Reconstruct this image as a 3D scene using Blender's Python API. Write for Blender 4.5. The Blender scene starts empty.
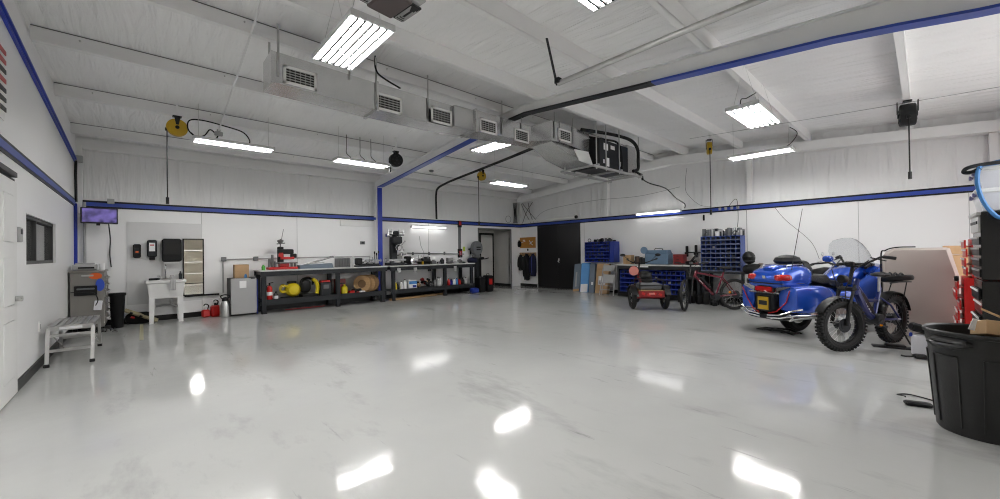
import bpy, bmesh, math, random
from mathutils import Vector, Matrix, Euler
random.seed(7)
PI = math.pi
SC = bpy.context.scene
COL = SC.collection

# ---------------------------------------------------------------- camera
YAW, PITCH, ROLL, CAM_H, FOCAL = 0.7419, -0.0075, -0.0135, 1.34, 390.0
def make_camera():
    cy, sy = math.cos(YAW), math.sin(YAW)
    a = Matrix(((cy, -sy, 0), (0, 0, -1), (sy, cy, 0)))            # right, down, forward
    c, s = math.cos(PITCH), math.sin(PITCH)
    a = Matrix(((1, 0, 0), (0, c, -s), (0, s, c))) @ a
    c, s = math.cos(ROLL), math.sin(ROLL)
    a = Matrix(((c, -s, 0), (s, c, 0), (0, 0, 1))) @ a
    m = Matrix((a[0], -a[1], -a[2])).transposed().to_4x4()
    m.translation = (0, 0, CAM_H)
    cd = bpy.data.cameras.new('camera')
    cd.sensor_width = 36.0
    cd.sensor_fit = 'HORIZONTAL'
    cd.lens = FOCAL / 1000.0 * 36.0
    cd.clip_start = 0.05
    cd.clip_end = 100
    o = bpy.data.objects.new('camera', cd)
    o.matrix_world = m
    COL.objects.link(o)
    SC.camera = o
make_camera()

# ---------------------------------------------------------------- world, exposure
SKY_FILL = 0.62            # fill daylight, through an open doorway added behind the camera
w = bpy.data.worlds.new('world')
SC.world = w
w.use_nodes = True
w.node_tree.nodes['Background'].inputs[0].default_value = (0.9, 0.95, 1.0, 1)
w.node_tree.nodes['Background'].inputs[1].default_value = SKY_FILL
_nt = w.node_tree
_tc = _nt.nodes.new('ShaderNodeTexCoord')
_sp = _nt.nodes.new('ShaderNodeSeparateXYZ')
_rp = _nt.nodes.new('ShaderNodeValToRGB')
_rp.color_ramp.elements[0].position = .48
_rp.color_ramp.elements[0].color = (.50, .50, .485, 1)              # unseen paved yard, added fill from below
_rp.color_ramp.elements[1].position = .52
_rp.color_ramp.elements[1].color = (1.0, 1.0, 1.0, 1)              # unseen overcast sky, added fill
_mr = _nt.nodes.new('ShaderNodeMath')
_mr.operation = 'MULTIPLY_ADD'
_mr.inputs[1].default_value = .5
_mr.inputs[2].default_value = .5
_nt.links.new(_tc.outputs['Generated'], _sp.inputs[0])
_nt.links.new(_sp.outputs['Z'], _mr.inputs[0])
_nt.links.new(_mr.outputs[0], _rp.inputs[0])
_nt.links.new(_rp.outputs['Color'], _nt.nodes['Background'].inputs[0])
SC.view_settings.view_transform = 'Standard'
SC.view_settings.look = 'None'
SC.view_settings.gamma = 1.0
SC.view_settings.use_curve_mapping = False
SC.view_settings.exposure = 2.9
TUBE, TUBE_S, TUBE_W = 10.6, 17.5, 1.4          # emission of the tubes: high bays, strip lights, wall lights
SC.cycles.use_denoising = True
SC.cycles.filter_width = 1.1
SC.cycles.max_bounces = 10
SC.cycles.diffuse_bounces = 8
SC.cycles.glossy_bounces = 4
SC.cycles.sample_clamp_indirect = 6.0
SC.cycles.caustics_reflective = False
SC.cycles.caustics_refractive = False

# ---------------------------------------------------------------- materials
MATS = {}
def mat(name, col, rough=0.5, metal=0.0, var=0.06, vscale=6.0, bump=0.0, bscale=40.0, coat=0.0, emit=None, estr=0.0, trans=0.0, stretch=None, spec=0.5):
    if name in MATS:
        return MATS[name]
    m = bpy.data.materials.new(name)
    m.use_nodes = True
    nt = m.node_tree
    b = nt.nodes['Principled BSDF']
    b.inputs['Roughness'].default_value = rough
    b.inputs['Metallic'].default_value = metal
    b.inputs['Coat Weight'].default_value = coat
    b.inputs['Specular IOR Level'].default_value = spec
    tc = nt.nodes.new('ShaderNodeTexCoord')
    mp = nt.nodes.new('ShaderNodeMapping')
    nt.links.new(tc.outputs['Object'], mp.inputs['Vector'])
    if stretch:
        mp.inputs['Scale'].default_value = stretch
    nz = nt.nodes.new('ShaderNodeTexNoise')
    nz.inputs['Scale'].default_value = vscale
    nz.inputs['Detail'].default_value = 4.0
    nt.links.new(mp.outputs['Vector'], nz.inputs['Vector'])
    mx = nt.nodes.new('ShaderNodeMix')
    mx.data_type = 'RGBA'
    lo = [max(0, c * (1 - var)) for c in col]
    hi = [min(1, c * (1 + var)) for c in col]
    mx.inputs['A'].default_value = (*lo, 1)
    mx.inputs['B'].default_value = (*hi, 1)
    nt.links.new(nz.outputs['Fac'], mx.inputs['Factor'])
    nt.links.new(mx.outputs['Result'], b.inputs['Base Color'])
    if bump > 0:
        n2 = nt.nodes.new('ShaderNodeTexNoise')
        n2.inputs['Scale'].default_value = bscale
        n2.inputs['Detail'].default_value = 3.0
        nt.links.new(mp.outputs['Vector'], n2.inputs['Vector'])
        bp = nt.nodes.new('ShaderNodeBump')
        bp.inputs['Strength'].default_value = bump
        bp.inputs['Distance'].default_value = 0.02
        nt.links.new(n2.outputs['Fac'], bp.inputs['Height'])
        nt.links.new(bp.outputs['Normal'], b.inputs['Normal'])
    if emit:
        b.inputs['Emission Color'].default_value = (*emit, 1)
        b.inputs['Emission Strength'].default_value = estr
    if trans > 0:
        b.inputs['Transmission Weight'].default_value = trans
    MATS[name] = m
    return m

M_WALL = mat('painted_wall_panel', (.84, .84, .84), .38, var=.015, vscale=.8)
M_WHITE = mat('white_paint', (.78, .78, .77), .42, var=.03, vscale=5)
M_STEELW = mat('white_painted_steel', (.82, .82, .815), .45, var=.04, vscale=3)
M_BLUE = mat('blue_paint', (.006, .028, .34), .35, var=.08)
M_BLUE2 = mat('blue_stripe_paint', (.022, .060, .36), .35, var=.08)
M_BLACK = mat('black_paint', (.0035, .0035, .004), .42, var=.2, spec=.35)
M_BLKPL = mat('black_plastic', (.0045, .0045, .005), .5, var=.25, bump=.05, bscale=120, spec=.35)
M_RUBBER = mat('black_rubber', (.005, .005, .005), .75, var=.3, bump=.2, bscale=90)
M_DGREY = mat('dark_grey_paint', (.016, .018, .021), .5, var=.15, spec=.35)
M_MGREY = mat('mid_grey_paint', (.13, .135, .14), .5, var=.08)
M_LGREY = mat('light_grey_paint', (.38, .38, .38), .5, var=.06)
M_CHROME = mat('polished_chrome', (.80, .80, .81), .14, 1.0, var=.05)
M_STEEL = mat('brushed_steel', (.52, .52, .51), .34, 1.0, var=.10, vscale=12)
M_GALV = mat('galvanised_duct', (.66, .66, .66), .24, .80, var=.14, vscale=5, bump=.06, bscale=6)
M_ALU = mat('aluminium', (.50, .50, .49), .38, .8, var=.06, vscale=9)
M_RED = mat('red_paint', (.48, .012, .010), .35, var=.08)
M_DRED = mat('dark_red_paint', (.20, .008, .010), .35, var=.12)
M_YEL = mat('yellow_plastic', (.62, .48, .01), .4, var=.08)
M_DYEL = mat('ochre_yellow_plastic', (.50, .31, .010), .4, var=.08)
M_CARD = mat('cardboard', (.46, .30, .16), .85, var=.10, vscale=8, bump=.05)
M_WOOD = mat('pale_wood', (.42, .26, .12), .6, var=.25, vscale=4, stretch=(1, 9, 9))
M_OWOOD = mat('orange_wood', (.46, .20, .03), .5, var=.25, vscale=4, stretch=(9, 1, 9))
M_BIKEBLUE = mat('metallic_blue_bodywork', (.010, .075, .48), .22, .25, var=.05, coat=.8)
M_DKBLUE = mat('navy_frame_paint', (.012, .02, .12), .3, .3, var=.08, coat=.4)
M_NAVY = mat('navy_cloth', (.003, .005, .028), .9, var=.4, vscale=9, bump=.4, bscale=25)
M_DCLOTH = mat('charcoal_cloth', (.004, .0045, .005), .95, var=.4, vscale=9, bump=.4, bscale=25)
M_LEATH = mat('black_leather', (.004, .004, .004), .45, var=.25, bump=.25, bscale=60)
M_SKYB = mat('light_blue_card', (.10, .30, .62), .6, var=.08)
M_SLATE = mat('slate_blue_card', (.16, .20, .25), .6, var=.10)
M_TBLUE = mat('steel_blue_paint', (.12, .20, .30), .45, var=.10)
M_PAPER = mat('white_paper', (.80, .80, .80), .8, var=.03)
M_TUBE = mat('fluorescent_tube', (1, 1, 1), .4, var=.01, emit=(1.0, .985, .96), estr=TUBE)
M_TUBES = mat('strip_tube', (1, 1, 1), .4, var=.01, emit=(1.0, .985, .96), estr=TUBE_S)
M_TUBEW = mat('wall_tube', (1, 1, 1), .4, var=.01, emit=(1.0, .985, .96), estr=TUBE_W)
M_PAN = mat('white_reflector', (.60, .60, .60), .3, var=.01)
M_REFL = mat('dull_reflector', (.006, .006, .006), .7, var=.05)
M_SILVER = mat('silver_enamel', (.40, .40, .40), .4, .15, var=.03)
M_CAN = mat('bin_plastic', (.013, .013, .0135), .42, var=.3, bump=.06, bscale=60)
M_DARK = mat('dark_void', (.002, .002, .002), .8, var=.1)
M_TAUPE = mat('taupe_enamel', (.20, .19, .175), .45, var=.08, vscale=4)
M_BEIGE = mat('beige_cover', (.46, .41, .375), .7, var=.06, vscale=1.2, bump=.10, bscale=3)
M_TAN = mat('olive_tan_board', (.34, .30, .19), .7, var=.2, vscale=7)
M_ORANGE = mat('orange_plastic', (.62, .10, .01), .4, var=.05)
M_PINK = mat('pink_sticker', (.62, .22, .18), .5, var=.12)
M_GREEN = mat('green_plastic', (.05, .30, .03), .4, var=.1)
M_HOSEB = mat('blue_hose', (.05, .20, .48), .4, var=.08)
M_LENS = mat('red_lens', (.40, .004, .006), .12, var=.1, coat=.8)
M_TOTE = mat('translucent_tote', (.70, .70, .74), .35, var=.04)
M_BIN = mat('blue_bin_steel', (.008, .030, .26), .4, var=.08)
M_AMBER = mat('amber_lens', (.75, .25, .01), .2, var=.05)
M_GLASSES = mat('dull_silver', (.20, .20, .20), .35, .7, var=.15, vscale=14)

def special_materials():
    # polished epoxy floor
    m = mat('epoxy_floor', (.50, .505, .49), .16, var=.0, coat=.0, spec=.42)
    nt = m.node_tree
    b = nt.nodes['Principled BSDF']
    tc = nt.nodes.new('ShaderNodeTexCoord')
    def noise(scale, detail, stretch, rot=0.0, rough=.55):
        mp = nt.nodes.new('ShaderNodeMapping')
        mp.inputs['Scale'].default_value = stretch
        mp.inputs['Rotation'].default_value = (0, 0, rot)
        nt.links.new(tc.outputs['Object'], mp.inputs['Vector'])
        n = nt.nodes.new('ShaderNodeTexNoise')
        n.inputs['Scale'].default_value = scale
        n.inputs['Detail'].default_value = detail
        n.inputs['Roughness'].default_value = rough
        nt.links.new(mp.outputs['Vector'], n.inputs['Vector'])
        return n
    def ramp(src, p0, c0, p1, c1):
        r = nt.nodes.new('ShaderNodeValToRGB')
        r.color_ramp.elements[0].position = p0
        r.color_ramp.elements[0].color = (c0, c0, c0, 1)
        r.color_ramp.elements[1].position = p1
        r.color_ramp.elements[1].color = (c1, c1, c1, 1)
        nt.links.new(src.outputs['Fac'], r.inputs['Fac'])
        return r
    def mul(a, bb):
        x = nt.nodes.new('ShaderNodeMix')
        x.data_type = 'RGBA'
        x.blend_type = 'MULTIPLY'
        x.inputs['Factor'].default_value = 1
        nt.links.new(a, x.inputs['A'])
        nt.links.new(bb, x.inputs['B'])
        return x.outputs['Result']
    cloud = ramp(noise(.55, 5, (1, 1, 1)), .33, .90, .66, 1.0)
    scuff = ramp(noise(1.6, 8, (1, .35, 1), .6, .68), .31, .78, .45, 1.0)
    scratch = ramp(noise(7.0, 6, (1, .10, 1), -.45, .7), .28, .50, .36, 1.0)
    base = nt.nodes.new('ShaderNodeRGB')
    base.outputs[0].default_value = (.475, .48, .468, 1)
    c = mul(mul(mul(base.outputs[0], cloud.outputs['Color']), scuff.outputs['Color']), scratch.outputs['Color'])
    nt.links.new(c, b.inputs['Base Color'])
    rr = ramp(noise(2.2, 6, (1, .5, 1), .3), .3, .12, .7, .06)
    nt.links.new(rr.outputs['Color'], b.inputs['Roughness'])
    bp = nt.nodes.new('ShaderNodeBump')
    bp.inputs['Strength'].default_value = .10
    bp.inputs['Distance'].default_value = .02
    nb = noise(3.5, 4, (1, 1, 1))
    nt.links.new(nb.outputs['Fac'], bp.inputs['Height'])
    nt.links.new(bp.outputs['Normal'], b.inputs['Normal'])
    # vinyl-faced insulation with loose folds: one across the roof slope, one hanging on the walls
    for nm, col, st in (('roof_insulation', (.87, .87, .87), (5.0, .7, .7)), ('wall_insulation', (.78, .78, .78), (4.2, 4.2, .45))):
        m = mat(nm, col, .42, var=.03, vscale=2)
        nt = m.node_tree
        b = nt.nodes['Principled BSDF']
        tc = nt.nodes.new('ShaderNodeTexCoord')
        mp = nt.nodes.new('ShaderNodeMapping')
        mp.inputs['Scale'].default_value = st
        mp.inputs['Rotation'].default_value = (0, 0, .25 if nm[0] == 'r' else 0)
        nt.links.new(tc.outputs['Object'], mp.inputs['Vector'])
        n = nt.nodes.new('ShaderNodeTexNoise')
        n.inputs['Scale'].default_value = 1.5
        n.inputs['Detail'].default_value = 5
        n.inputs['Distortion'].default_value = .6
        nt.links.new(mp.outputs['Vector'], n.inputs['Vector'])
        bp = nt.nodes.new('ShaderNodeBump')
        bp.inputs['Strength'].default_value = .9
        bp.inputs['Distance'].default_value = .07
        nt.links.new(n.outputs['Fac'], bp.inputs['Height'])
        nt.links.new(bp.outputs['Normal'], b.inputs['Normal'])
    # clear acrylic
    m = bpy.data.materials.new('clear_acrylic')
    m.use_nodes = True
    nt = m.node_tree
    b = nt.nodes['Principled BSDF']
    b.inputs['Base Color'].default_value = (.93, .95, .96, 1)
    b.inputs['Roughness'].default_value = .06
    b.inputs['Transmission Weight'].default_value = .92
    b.inputs['IOR'].default_value = 1.12
    MATS['acrylic'] = m
    m = mat('window_glass', (.10, .10, .10), .05, var=.05)
    m = mat('mirror_glass', (.82, .82, .80), .02, 1.0, var=.01)
    # monitor desktop: a violet photograph, dimly lit
    m = mat('lit_screen', (.02, .02, .03), .3, var=.2)
    nt = m.node_tree
    b = nt.nodes['Principled BSDF']
    tc = nt.nodes.new('ShaderNodeTexCoord')
    n = nt.nodes.new('ShaderNodeTexNoise')
    n.inputs['Scale'].default_value = 9
    n.inputs['Detail'].default_value = 4
    nt.links.new(tc.outputs['Object'], n.inputs['Vector'])
    r = nt.nodes.new('ShaderNodeValToRGB')
    r.color_ramp.elements[0].color = (.012, .010, .05, 1)
    r.color_ramp.elements[0].position = .35
    r.color_ramp.elements[1].color = (.16, .12, .40, 1)
    r.color_ramp.elements[1].position = .62
    nt.links.new(n.outputs['Fac'], r.inputs['Fac'])
    nt.links.new(r.outputs['Color'], b.inputs['Emission Color'])
    b.inputs['Emission Strength'].default_value = .14
special_materials()
M_FLOOR, M_ROOF, M_WINS = MATS['epoxy_floor'], MATS['roof_insulation'], MATS['wall_insulation']
M_ACR, M_GLASS, M_MIRR, M_SCREEN = MATS['acrylic'], MATS['window_glass'], MATS['mirror_glass'], MATS['lit_screen']

# ---------------------------------------------------------------- mesh builder
def rotm(r):
    return Euler(r, 'XYZ').to_matrix().to_4x4()
def frame(d):
    d = Vector(d).normalized()
    up = Vector((0, 0, 1)) if abs(d.z) < .95 else Vector((1, 0, 0))
    a = d.cross(up).normalized()
    return a, a.cross(d).normalized()
class MB:
    def __init__(s):
        s.bm = bmesh.new()
        s.mats = []
        s.mi = 0
    def use(s, m):
        if m not in s.mats:
            s.mats.append(m)
        s.mi = s.mats.index(m)
        return s
    def face(s, vs):
        try:
            f = s.bm.faces.new(vs)
            f.material_index = s.mi
            return f
        except ValueError:
            return None
    def box(s, c, d, r=(0, 0, 0), bev=0.0, taper=1.0):
        hx, hy, hz = d[0] / 2, d[1] / 2, d[2] / 2
        m = Matrix.Translation(c) @ rotm(r)
        if bev <= 0:
            v = []
            for z in (-hz, hz):
                k = taper if z > 0 else 1
                for x, y in ((-hx, -hy), (hx, -hy), (hx, hy), (-hx, hy)):
                    v.append(s.bm.verts.new(m @ Vector((x * k, y * k, z))))
            for f in ((3, 2, 1, 0), (4, 5, 6, 7), (0, 1, 5, 4), (1, 2, 6, 5), (2, 3, 7, 6), (3, 0, 4, 7)):
                s.face([v[i] for i in f])
        else:
            b = min(bev, hx * .95, hy * .95, hz * .95)
            rings = []
            for z, ins in ((-hz, b), (-hz + b, 0), (hz - b, 0), (hz, b)):
                k = 1 + (taper - 1) * (z + hz) / (2 * hz)
                x1, y1 = (hx - ins) * k, (hy - ins) * k
                bb = b * .7
                ring = []
                for sx, sy in ((-1, -1), (1, -1), (1, 1), (-1, 1)):
                    pa = (sx * x1, sy * (y1 - bb))
                    pb = (sx * (x1 - bb), sy * y1)
                    for p in ((pa, pb) if sx * sy > 0 else (pb, pa)):
                        ring.append(s.bm.verts.new(m @ Vector((p[0], p[1], z))))
                rings.append(ring)
            s.bridge(rings, True, True)
        return s
    def bridge(s, rings, cap0=True, cap1=True, closed=True):
        n = len(rings[0])
        for a, b in zip(rings, rings[1:]):
            for i in range(n if closed else n - 1):
                j = (i + 1) % n
                s.face([a[i], a[j], b[j], b[i]])
        if cap0:
            s.face(list(reversed(rings[0])))
        if cap1:
            s.face(rings[-1])
        return s
    def loft(s, secs, cap0=True, cap1=True):
        rings = [[s.bm.verts.new(Vector(p)) for p in sec] for sec in secs]
        return s.bridge(rings, cap0, cap1)
    def cyl(s, p0, p1, r, r2=None, n=12, caps=True):
        r2 = r if r2 is None else r2
        p0, p1 = Vector(p0), Vector(p1)
        a, b = frame(p1 - p0)
        secs = []
        for p, q in ((p0, r), (p1, r2)):
            secs.append([p + (a * math.cos(2 * PI * i / n) - b * math.sin(2 * PI * i / n)) * max(q, 1e-4) for i in range(n)])
        return s.loft(secs, caps, caps)
    def tube(s, pts, r, n=6, closed=False, flat=1.0):
        pts = [Vector(p) for p in pts]
        rings = []
        prev = None
        N = len(pts)
        for i, p in enumerate(pts):
            if closed:
                d = pts[(i + 1) % N] - pts[i - 1]
            else:
                d = pts[min(i + 1, N - 1)] - pts[max(i - 1, 0)]
            d.normalize()
            if prev is None:
                a, b = frame(d)
            else:
                a = prev - d * prev.dot(d)
                a.normalize()
                b = a.cross(d)
            prev = a
            rr = r[i] if isinstance(r, (list, tuple)) else r
            rings.append([s.bm.verts.new(p + (a * math.cos(2 * PI * k / n) - b * math.sin(2 * PI * k / n) * flat) * rr) for k in range(n)])
        if closed:
            rings.append(rings[0])
            return s.bridge(rings, False, False)
        return s.bridge(rings)
    def lathe(s, prof, n=20, c=(0, 0, 0), r=(0, 0, 0), sc=(1, 1, 1), cap=True):
        m = Matrix.Translation(c) @ rotm(r)
        secs = []
        for q, z in prof:
            secs.append([m @ Vector((max(q, 1e-4) * math.cos(2 * PI * i / n) * sc[0], max(q, 1e-4) * math.sin(2 * PI * i / n) * sc[1], z * sc[2])) for i in range(n)])
        return s.loft(secs, cap, cap)
    def torus(s, c, R, r, n=28, m=8, rot=(0, 0, 0), sq=1.0):
        # ring in the local XZ plane (axis = local Y)
        mm = Matrix.Translation(c) @ rotm(rot)
        rings = []
        for i in range(n):
            a = 2 * PI * i / n
            rings.append([s.bm.verts.new(mm @ Vector(((R + r * math.cos(b)) * math.cos(a), r * sq * math.sin(b), (R + r * math.cos(b)) * math.sin(a)))) for b in [2 * PI * k / m for k in range(m)]])
        rings.append(rings[0])
        return s.bridge(rings, False, False)
    def ell(s, c, d, r=(0, 0, 0), n=14, k=8, ex=1.0):
        m = Matrix.Translation(c) @ rotm(r)
        def sg(v):
            return math.copysign(abs(v) ** ex, v)
        secs = []
        for j in range(k + 1):
            t = -PI / 2 + PI * j / k
            q = max(sg(math.cos(t)), 2e-3)
            secs.append([m @ Vector((d[0] * q * sg(math.cos(2 * PI * i / n)), d[1] * q * sg(math.sin(2 * PI * i / n)), d[2] * sg(math.sin(t)))) for i in range(n)])
        return s.loft(secs)
    def prism(s, poly, ax, d0, d1, c=(0, 0, 0), r=(0, 0, 0)):
        # polygon in the plane normal to ax, extruded from d0 to d1
        m = Matrix.Translation(c) @ rotm(r)
        def P(u, v, d):
            return m @ Vector({'x': (d, u, v), 'y': (u, d, v), 'z': (u, v, d)}[ax])
        secs = [[P(u, v, d) for u, v in poly] for d in (d0, d1)]
        return s.loft(secs)
    def quad(s, a, b, c, d):
        return s.face([s.bm.verts.new(Vector(p)) for p in (a, b, c, d)])
    def build(s, name, m=None, parent=None, loc=(0, 0, 0), rz=0.0, ang=35):
        bmesh.ops.recalc_face_normals(s.bm, faces=s.bm.faces[:])
        me = bpy.data.meshes.new(name)
        s.bm.to_mesh(me)
        s.bm.free()
        for q in (s.mats or [m]):
            me.materials.append(q)
        me.polygons.foreach_set('use_smooth', [True] * len(me.polygons))
        me.set_sharp_from_angle(angle=math.radians(ang))
        o = bpy.data.objects.new(name, me)
        o.location = loc
        o.rotation_euler = (0, 0, rz)
        COL.objects.link(o)
        if parent:
            o.parent = parent
        return o
def tag(o, label, cat, group=None, kind=None):
    o['label'] = label
    o['category'] = cat
    if group:
        o['group'] = group
    if kind:
        o['kind'] = kind
    return o
def thing(name, label, cat, loc=(0, 0, 0), rz=0.0, group=None):
    o = bpy.data.objects.new(name, None)
    o.empty_display_size = .1
    o.location = loc
    o.rotation_euler = (0, 0, rz)
    COL.objects.link(o)
    return tag(o, label, cat, group)
def struct(name, mb, m=None, parent=None):
    o = mb.build(name, m, parent)
    if not parent:
        o['kind'] = 'structure'
    return o
def dup(root, loc, rz, label, group=None):
    r = root.copy()
    COL.objects.link(r)
    r.location = loc
    r.rotation_euler = (0, 0, rz)
    r['label'] = label
    if group:
        r['group'] = group
    for ch in list(root.children):
        c = ch.copy()
        COL.objects.link(c)
        c.parent = r
        for g in list(ch.children):
            d = g.copy()
            COL.objects.link(d)
            d.parent = c
    return r
def arc(p0, p1, sag, n=10, side=(0, 0, -1)):
    p0, p1, sd = Vector(p0), Vector(p1), Vector(side)
    return [p0.lerp(p1, i / n) + sd * sag * 4 * (i / n) * (1 - i / n) for i in range(n + 1)]
def smoothpath(pts, n=6):
    pts = [Vector(p) for p in pts]
    out = []
    P = [pts[0]] + pts + [pts[-1]]
    for i in range(1, len(P) - 2):
        a, b, c, d = P[i - 1:i + 3]
        for k in range(n):
            t = k / n
            out.append(.5 * ((2 * b) + (c - a) * t + (2 * a - 5 * b + 4 * c - d) * t * t + (3 * b - 3 * c + d - a) * t ** 3))
    out.append(pts[-1])
    return out

# ---------------------------------------------------------------- key dimensions
XL, XR, YB, YF = -.948, 11.169, 10.986, -1.35
RY = 4.9                                     # ridge
SL = .0787
def purlin_z(y):                             # underside of the purlins
    return 3.52 + SL * (10.99 - y) if y > RY else 3.52 + SL * (10.99 - RY) - SL * (RY - y)
def roof_z(y):
    return purlin_z(y) + .20
# ================================================================ the room
struct('floor', MB().box((5.1, 5.9, -.05), (13.0, 15.2, .1)), M_FLOOR)
# left wall with the office window cut out
b = MB()
W0, W1, Z0, Z1 = 6.72, 8.70, 1.275, 1.845
for y0, y1, z0, z1 in ((YF, W0, 0, 3.9), (W1, 11.2, 0, 3.9), (W0, W1, 0, Z0), (W0, W1, Z1, 3.9)):
    b.box((XL - .06, (y0 + y1) / 2, (z0 + z1) / 2), (.12, y1 - y0, z1 - z0))
struct('wall_left', b, M_WALL)
b = MB()
b.prism([(YF, 3.6), (11.2, 3.5), (11.2, 3.78), (RY, roof_z(RY) + .06), (YF, 3.78)], 'x', XL - .12, XL - .02)
struct('wall_left_gable', b, M_WINS)
# back wall: lower panels, opening to the alcove, insulation above
OX0, OX1, OZ = 9.0, 10.66, 2.235
b = MB()
b.box(((XL + OX0) / 2, YB + .06, 1.225), (OX0 - XL, .12, 2.45))
b.box(((OX1 + XR) / 2, YB + .06, 1.225), (XR - OX1, .12, 2.45))
b.box(((OX0 + OX1) / 2, YB + .06, (OZ + 2.45) / 2), (OX1 - OX0, .12, 2.45 - OZ))
struct('wall_back', b, M_WALL)
struct('wall_back_upper', MB().box((5.1, YB + .12, 3.15), (12.4, .06, 1.4)), M_WINS)
# right wall
struct('wall_right', MB().box((XR + .06, (YB + YF) / 2, 1.225), (.12, YB - YF, 2.45)), M_WALL)
b = MB().prism([(YF, 2.4), (11.1, 2.4), (11.1, 3.78), (RY, roof_z(RY) + .06), (YF, 3.78)], 'x', XR + .10, XR + .16)
struct('wall_right_upper', b, M_WINS)
b = MB()                                                       # front wall behind camera: one door shut, open one added as fill light
for x0, x1, z0, z1 in ((-1.2, -.6, 0, 3.8), (3.9, 5.4, 0, 3.8), (9.6, 11.4, 0, 3.8), (-.6, 3.9, 3.25, 3.8), (5.4, 9.6, 3.25, 3.8)):
    b.box(((x0 + x1) / 2, YF - .05, (z0 + z1) / 2), (x1 - x0, .1, z1 - z0))
struct('wall_front', b, M_WALL)
b = MB()                                                       # shut sectional door
for k in range(6):
    b.box((1.65, YF - .06, .27 + .54 * k), (4.5, .05, .53), bev=.012)
struct('door_4', b, mat('sectional_door_beige', (.52, .47, .38), .5, var=.04))
# alcove behind the opening
b = MB()
b.box((OX1 + .05, 11.65, 1.2), (.1, 1.2, 2.4))
b.box((OX0 - .05, 11.65, 1.2), (.1, 1.2, 2.4))
b.box((9.85, 12.02, 1.2), (1.9, .1, 2.4))
b.box((9.85, 11.6, 2.29), (1.9, 1.1, .1))
struct('wall_alcove', b, mat('alcove_paint', (.52, .51, .49), .5, var=.03))
# roof insulation
b = MB()
b.prism([(RY, roof_z(RY)), (11.3, roof_z(11.3)), (11.3, roof_z(11.3) + .1), (RY, roof_z(RY) + .1)], 'x', -1.15, 11.4)
b.prism([(RY, roof_z(RY)), (YF - .1, roof_z(YF - .1)), (YF - .1, roof_z(YF - .1) + .1), (RY, roof_z(RY) + .1)], 'x', -1.15, 11.4)
struct('ceiling', b, M_ROOF)

# black and blue stripe round the room
def stripe(axis, at, u0, u1, sgn, name):
    b = MB()
    def bx(u0, u1, z0, z1, t):
        if axis == 'x':
            b.box((at + sgn * t / 2, (u0 + u1) / 2, (z0 + z1) / 2), (t, abs(u1 - u0), z1 - z0))
        else:
            b.box(((u0 + u1) / 2, at + sgn * t / 2, (z0 + z1) / 2), (abs(u1 - u0), t, z1 - z0))
    b.use(M_BLACK)
    bx(u0, u1, 2.32, 2.462, .012)
    b.use(M_BLUE2)
    bx(u0, u1, 2.352, 2.425, .02)
    struct(name, b)
stripe('x', XL, YF, YB, 1, 'trim_1')
stripe('y', YB, XL, XR, -1, 'trim_2')
stripe('x', XR, YF, YB - .02, -1, 'trim_3')
b = MB()
b.box((5.1, YB + .01, 2.472), (12.2, .14, .022))
b.box((XR + .03, 4.8, 2.472), (.12, 12.2, .022))
struct('trim_4', b, M_WHITE)                                   # ledge on top of the lower panels
# baseboards
struct('baseboard_left', MB().box((XL + .008, (6.16 + YB) / 2, .055), (.016, YB - 6.16, .11)), M_BLACK)
struct('baseboard_back', MB().box(((XL + OX0) / 2, YB - .008, .055), (OX0 - XL, .016, .11)), M_BLACK)
b = MB()
b.box((XR - .008, 10.53, .05), (.016, .9, .1))
b.box((XR - .008, 3.4, .05), (.016, 9.3, .1))
b.box((OX1 - .008, 11.5, .05), (.016, .95, .1))
struct('baseboard_right', b, M_BLACK)

# left door, flush white leaf in a thin dark gap
d = struct('door_1', MB().box((XL + .012, 5.53, 1.06), (.03, 1.17, 2.09), bev=.006), M_WHITE)
b = MB()
for z0, z1 in ((.2, .75), (.9, 1.35), (1.5, 1.95)):
    for y0, y1 in ((5.05, 5.45), (5.58, 5.98)):
        b.box((XL + .028, (y0 + y1) / 2, (z0 + z1) / 2), (.008, y1 - y0, z1 - z0), bev=.006)
b.build('door_panel', M_WHITE, d)
b = MB()
b.cyl((XL + .02, 6.03, .95), (XL + .075, 6.03, .95), .026)
b.tube([(XL + .07, 6.03, .95), (XL + .075, 5.99, .95), (XL + .075, 5.9, .95)], .010)
b.build('door_handle', M_STEEL, d)
b = MB()
b.box((XL + .005, 6.125, 1.06), (.012, .015, 2.12))
b.box((XL + .005, 5.53, 2.125), (.012, 1.2, .015))
b.box((XL + .03, 5.6, 2.15), (.05, .7, .045))
b.build('door_frame', M_DGREY, d)
# office window
d = struct('window_1', MB().box((XL - .07, (W0 + W1) / 2, (Z0 + Z1) / 2), (.012, W1 - W0, Z1 - Z0)), M_GLASS)
b = MB()
fr = mat('dark_window_frame', (.05, .05, .05), .5)
for y, dy in ((W0 + .03, .06), (W1 - .03, .06), ((W0 + W1) / 2 - .25, .035)):
    b.box((XL - .055, y, (Z0 + Z1) / 2), (.06, dy, Z1 - Z0))
for z in (Z0 + .02, Z1 - .02):
    b.box((XL - .055, (W0 + W1) / 2, z), (.06, W1 - W0, .04))
b.build('window_frame', fr, d)
struct('window_1_reveal', MB().box((XL - .6, (W0 + W1) / 2, (Z0 + Z1) / 2), (.05, W1 - W0 + .8, Z1 - Z0 + .9)), mat('office_wall', (.25, .25, .24), .7))
# black double doors on the right wall
d = struct('door_2', MB().box((XR - .012, 9.045, 1.16), (.03, 1.97, 2.32)), mat('black_door_enamel', (.010, .009, .010), .30, var=.1))
b = MB()
for y in (8.56, 9.53):
    b.box((XR - .032, y, 1.15), (.012, .93, 2.26), bev=.004)
b.build('door_leaf', MATS['black_door_enamel'], d)
b = MB()
b.box((XR - .045, 8.98, 1.02), (.012, .05, .16), bev=.004)
b.cyl((XR - .04, 8.98, .99), (XR - .09, 8.98, .99), .03)
b.build('door_handle', M_CHROME, d)
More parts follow.
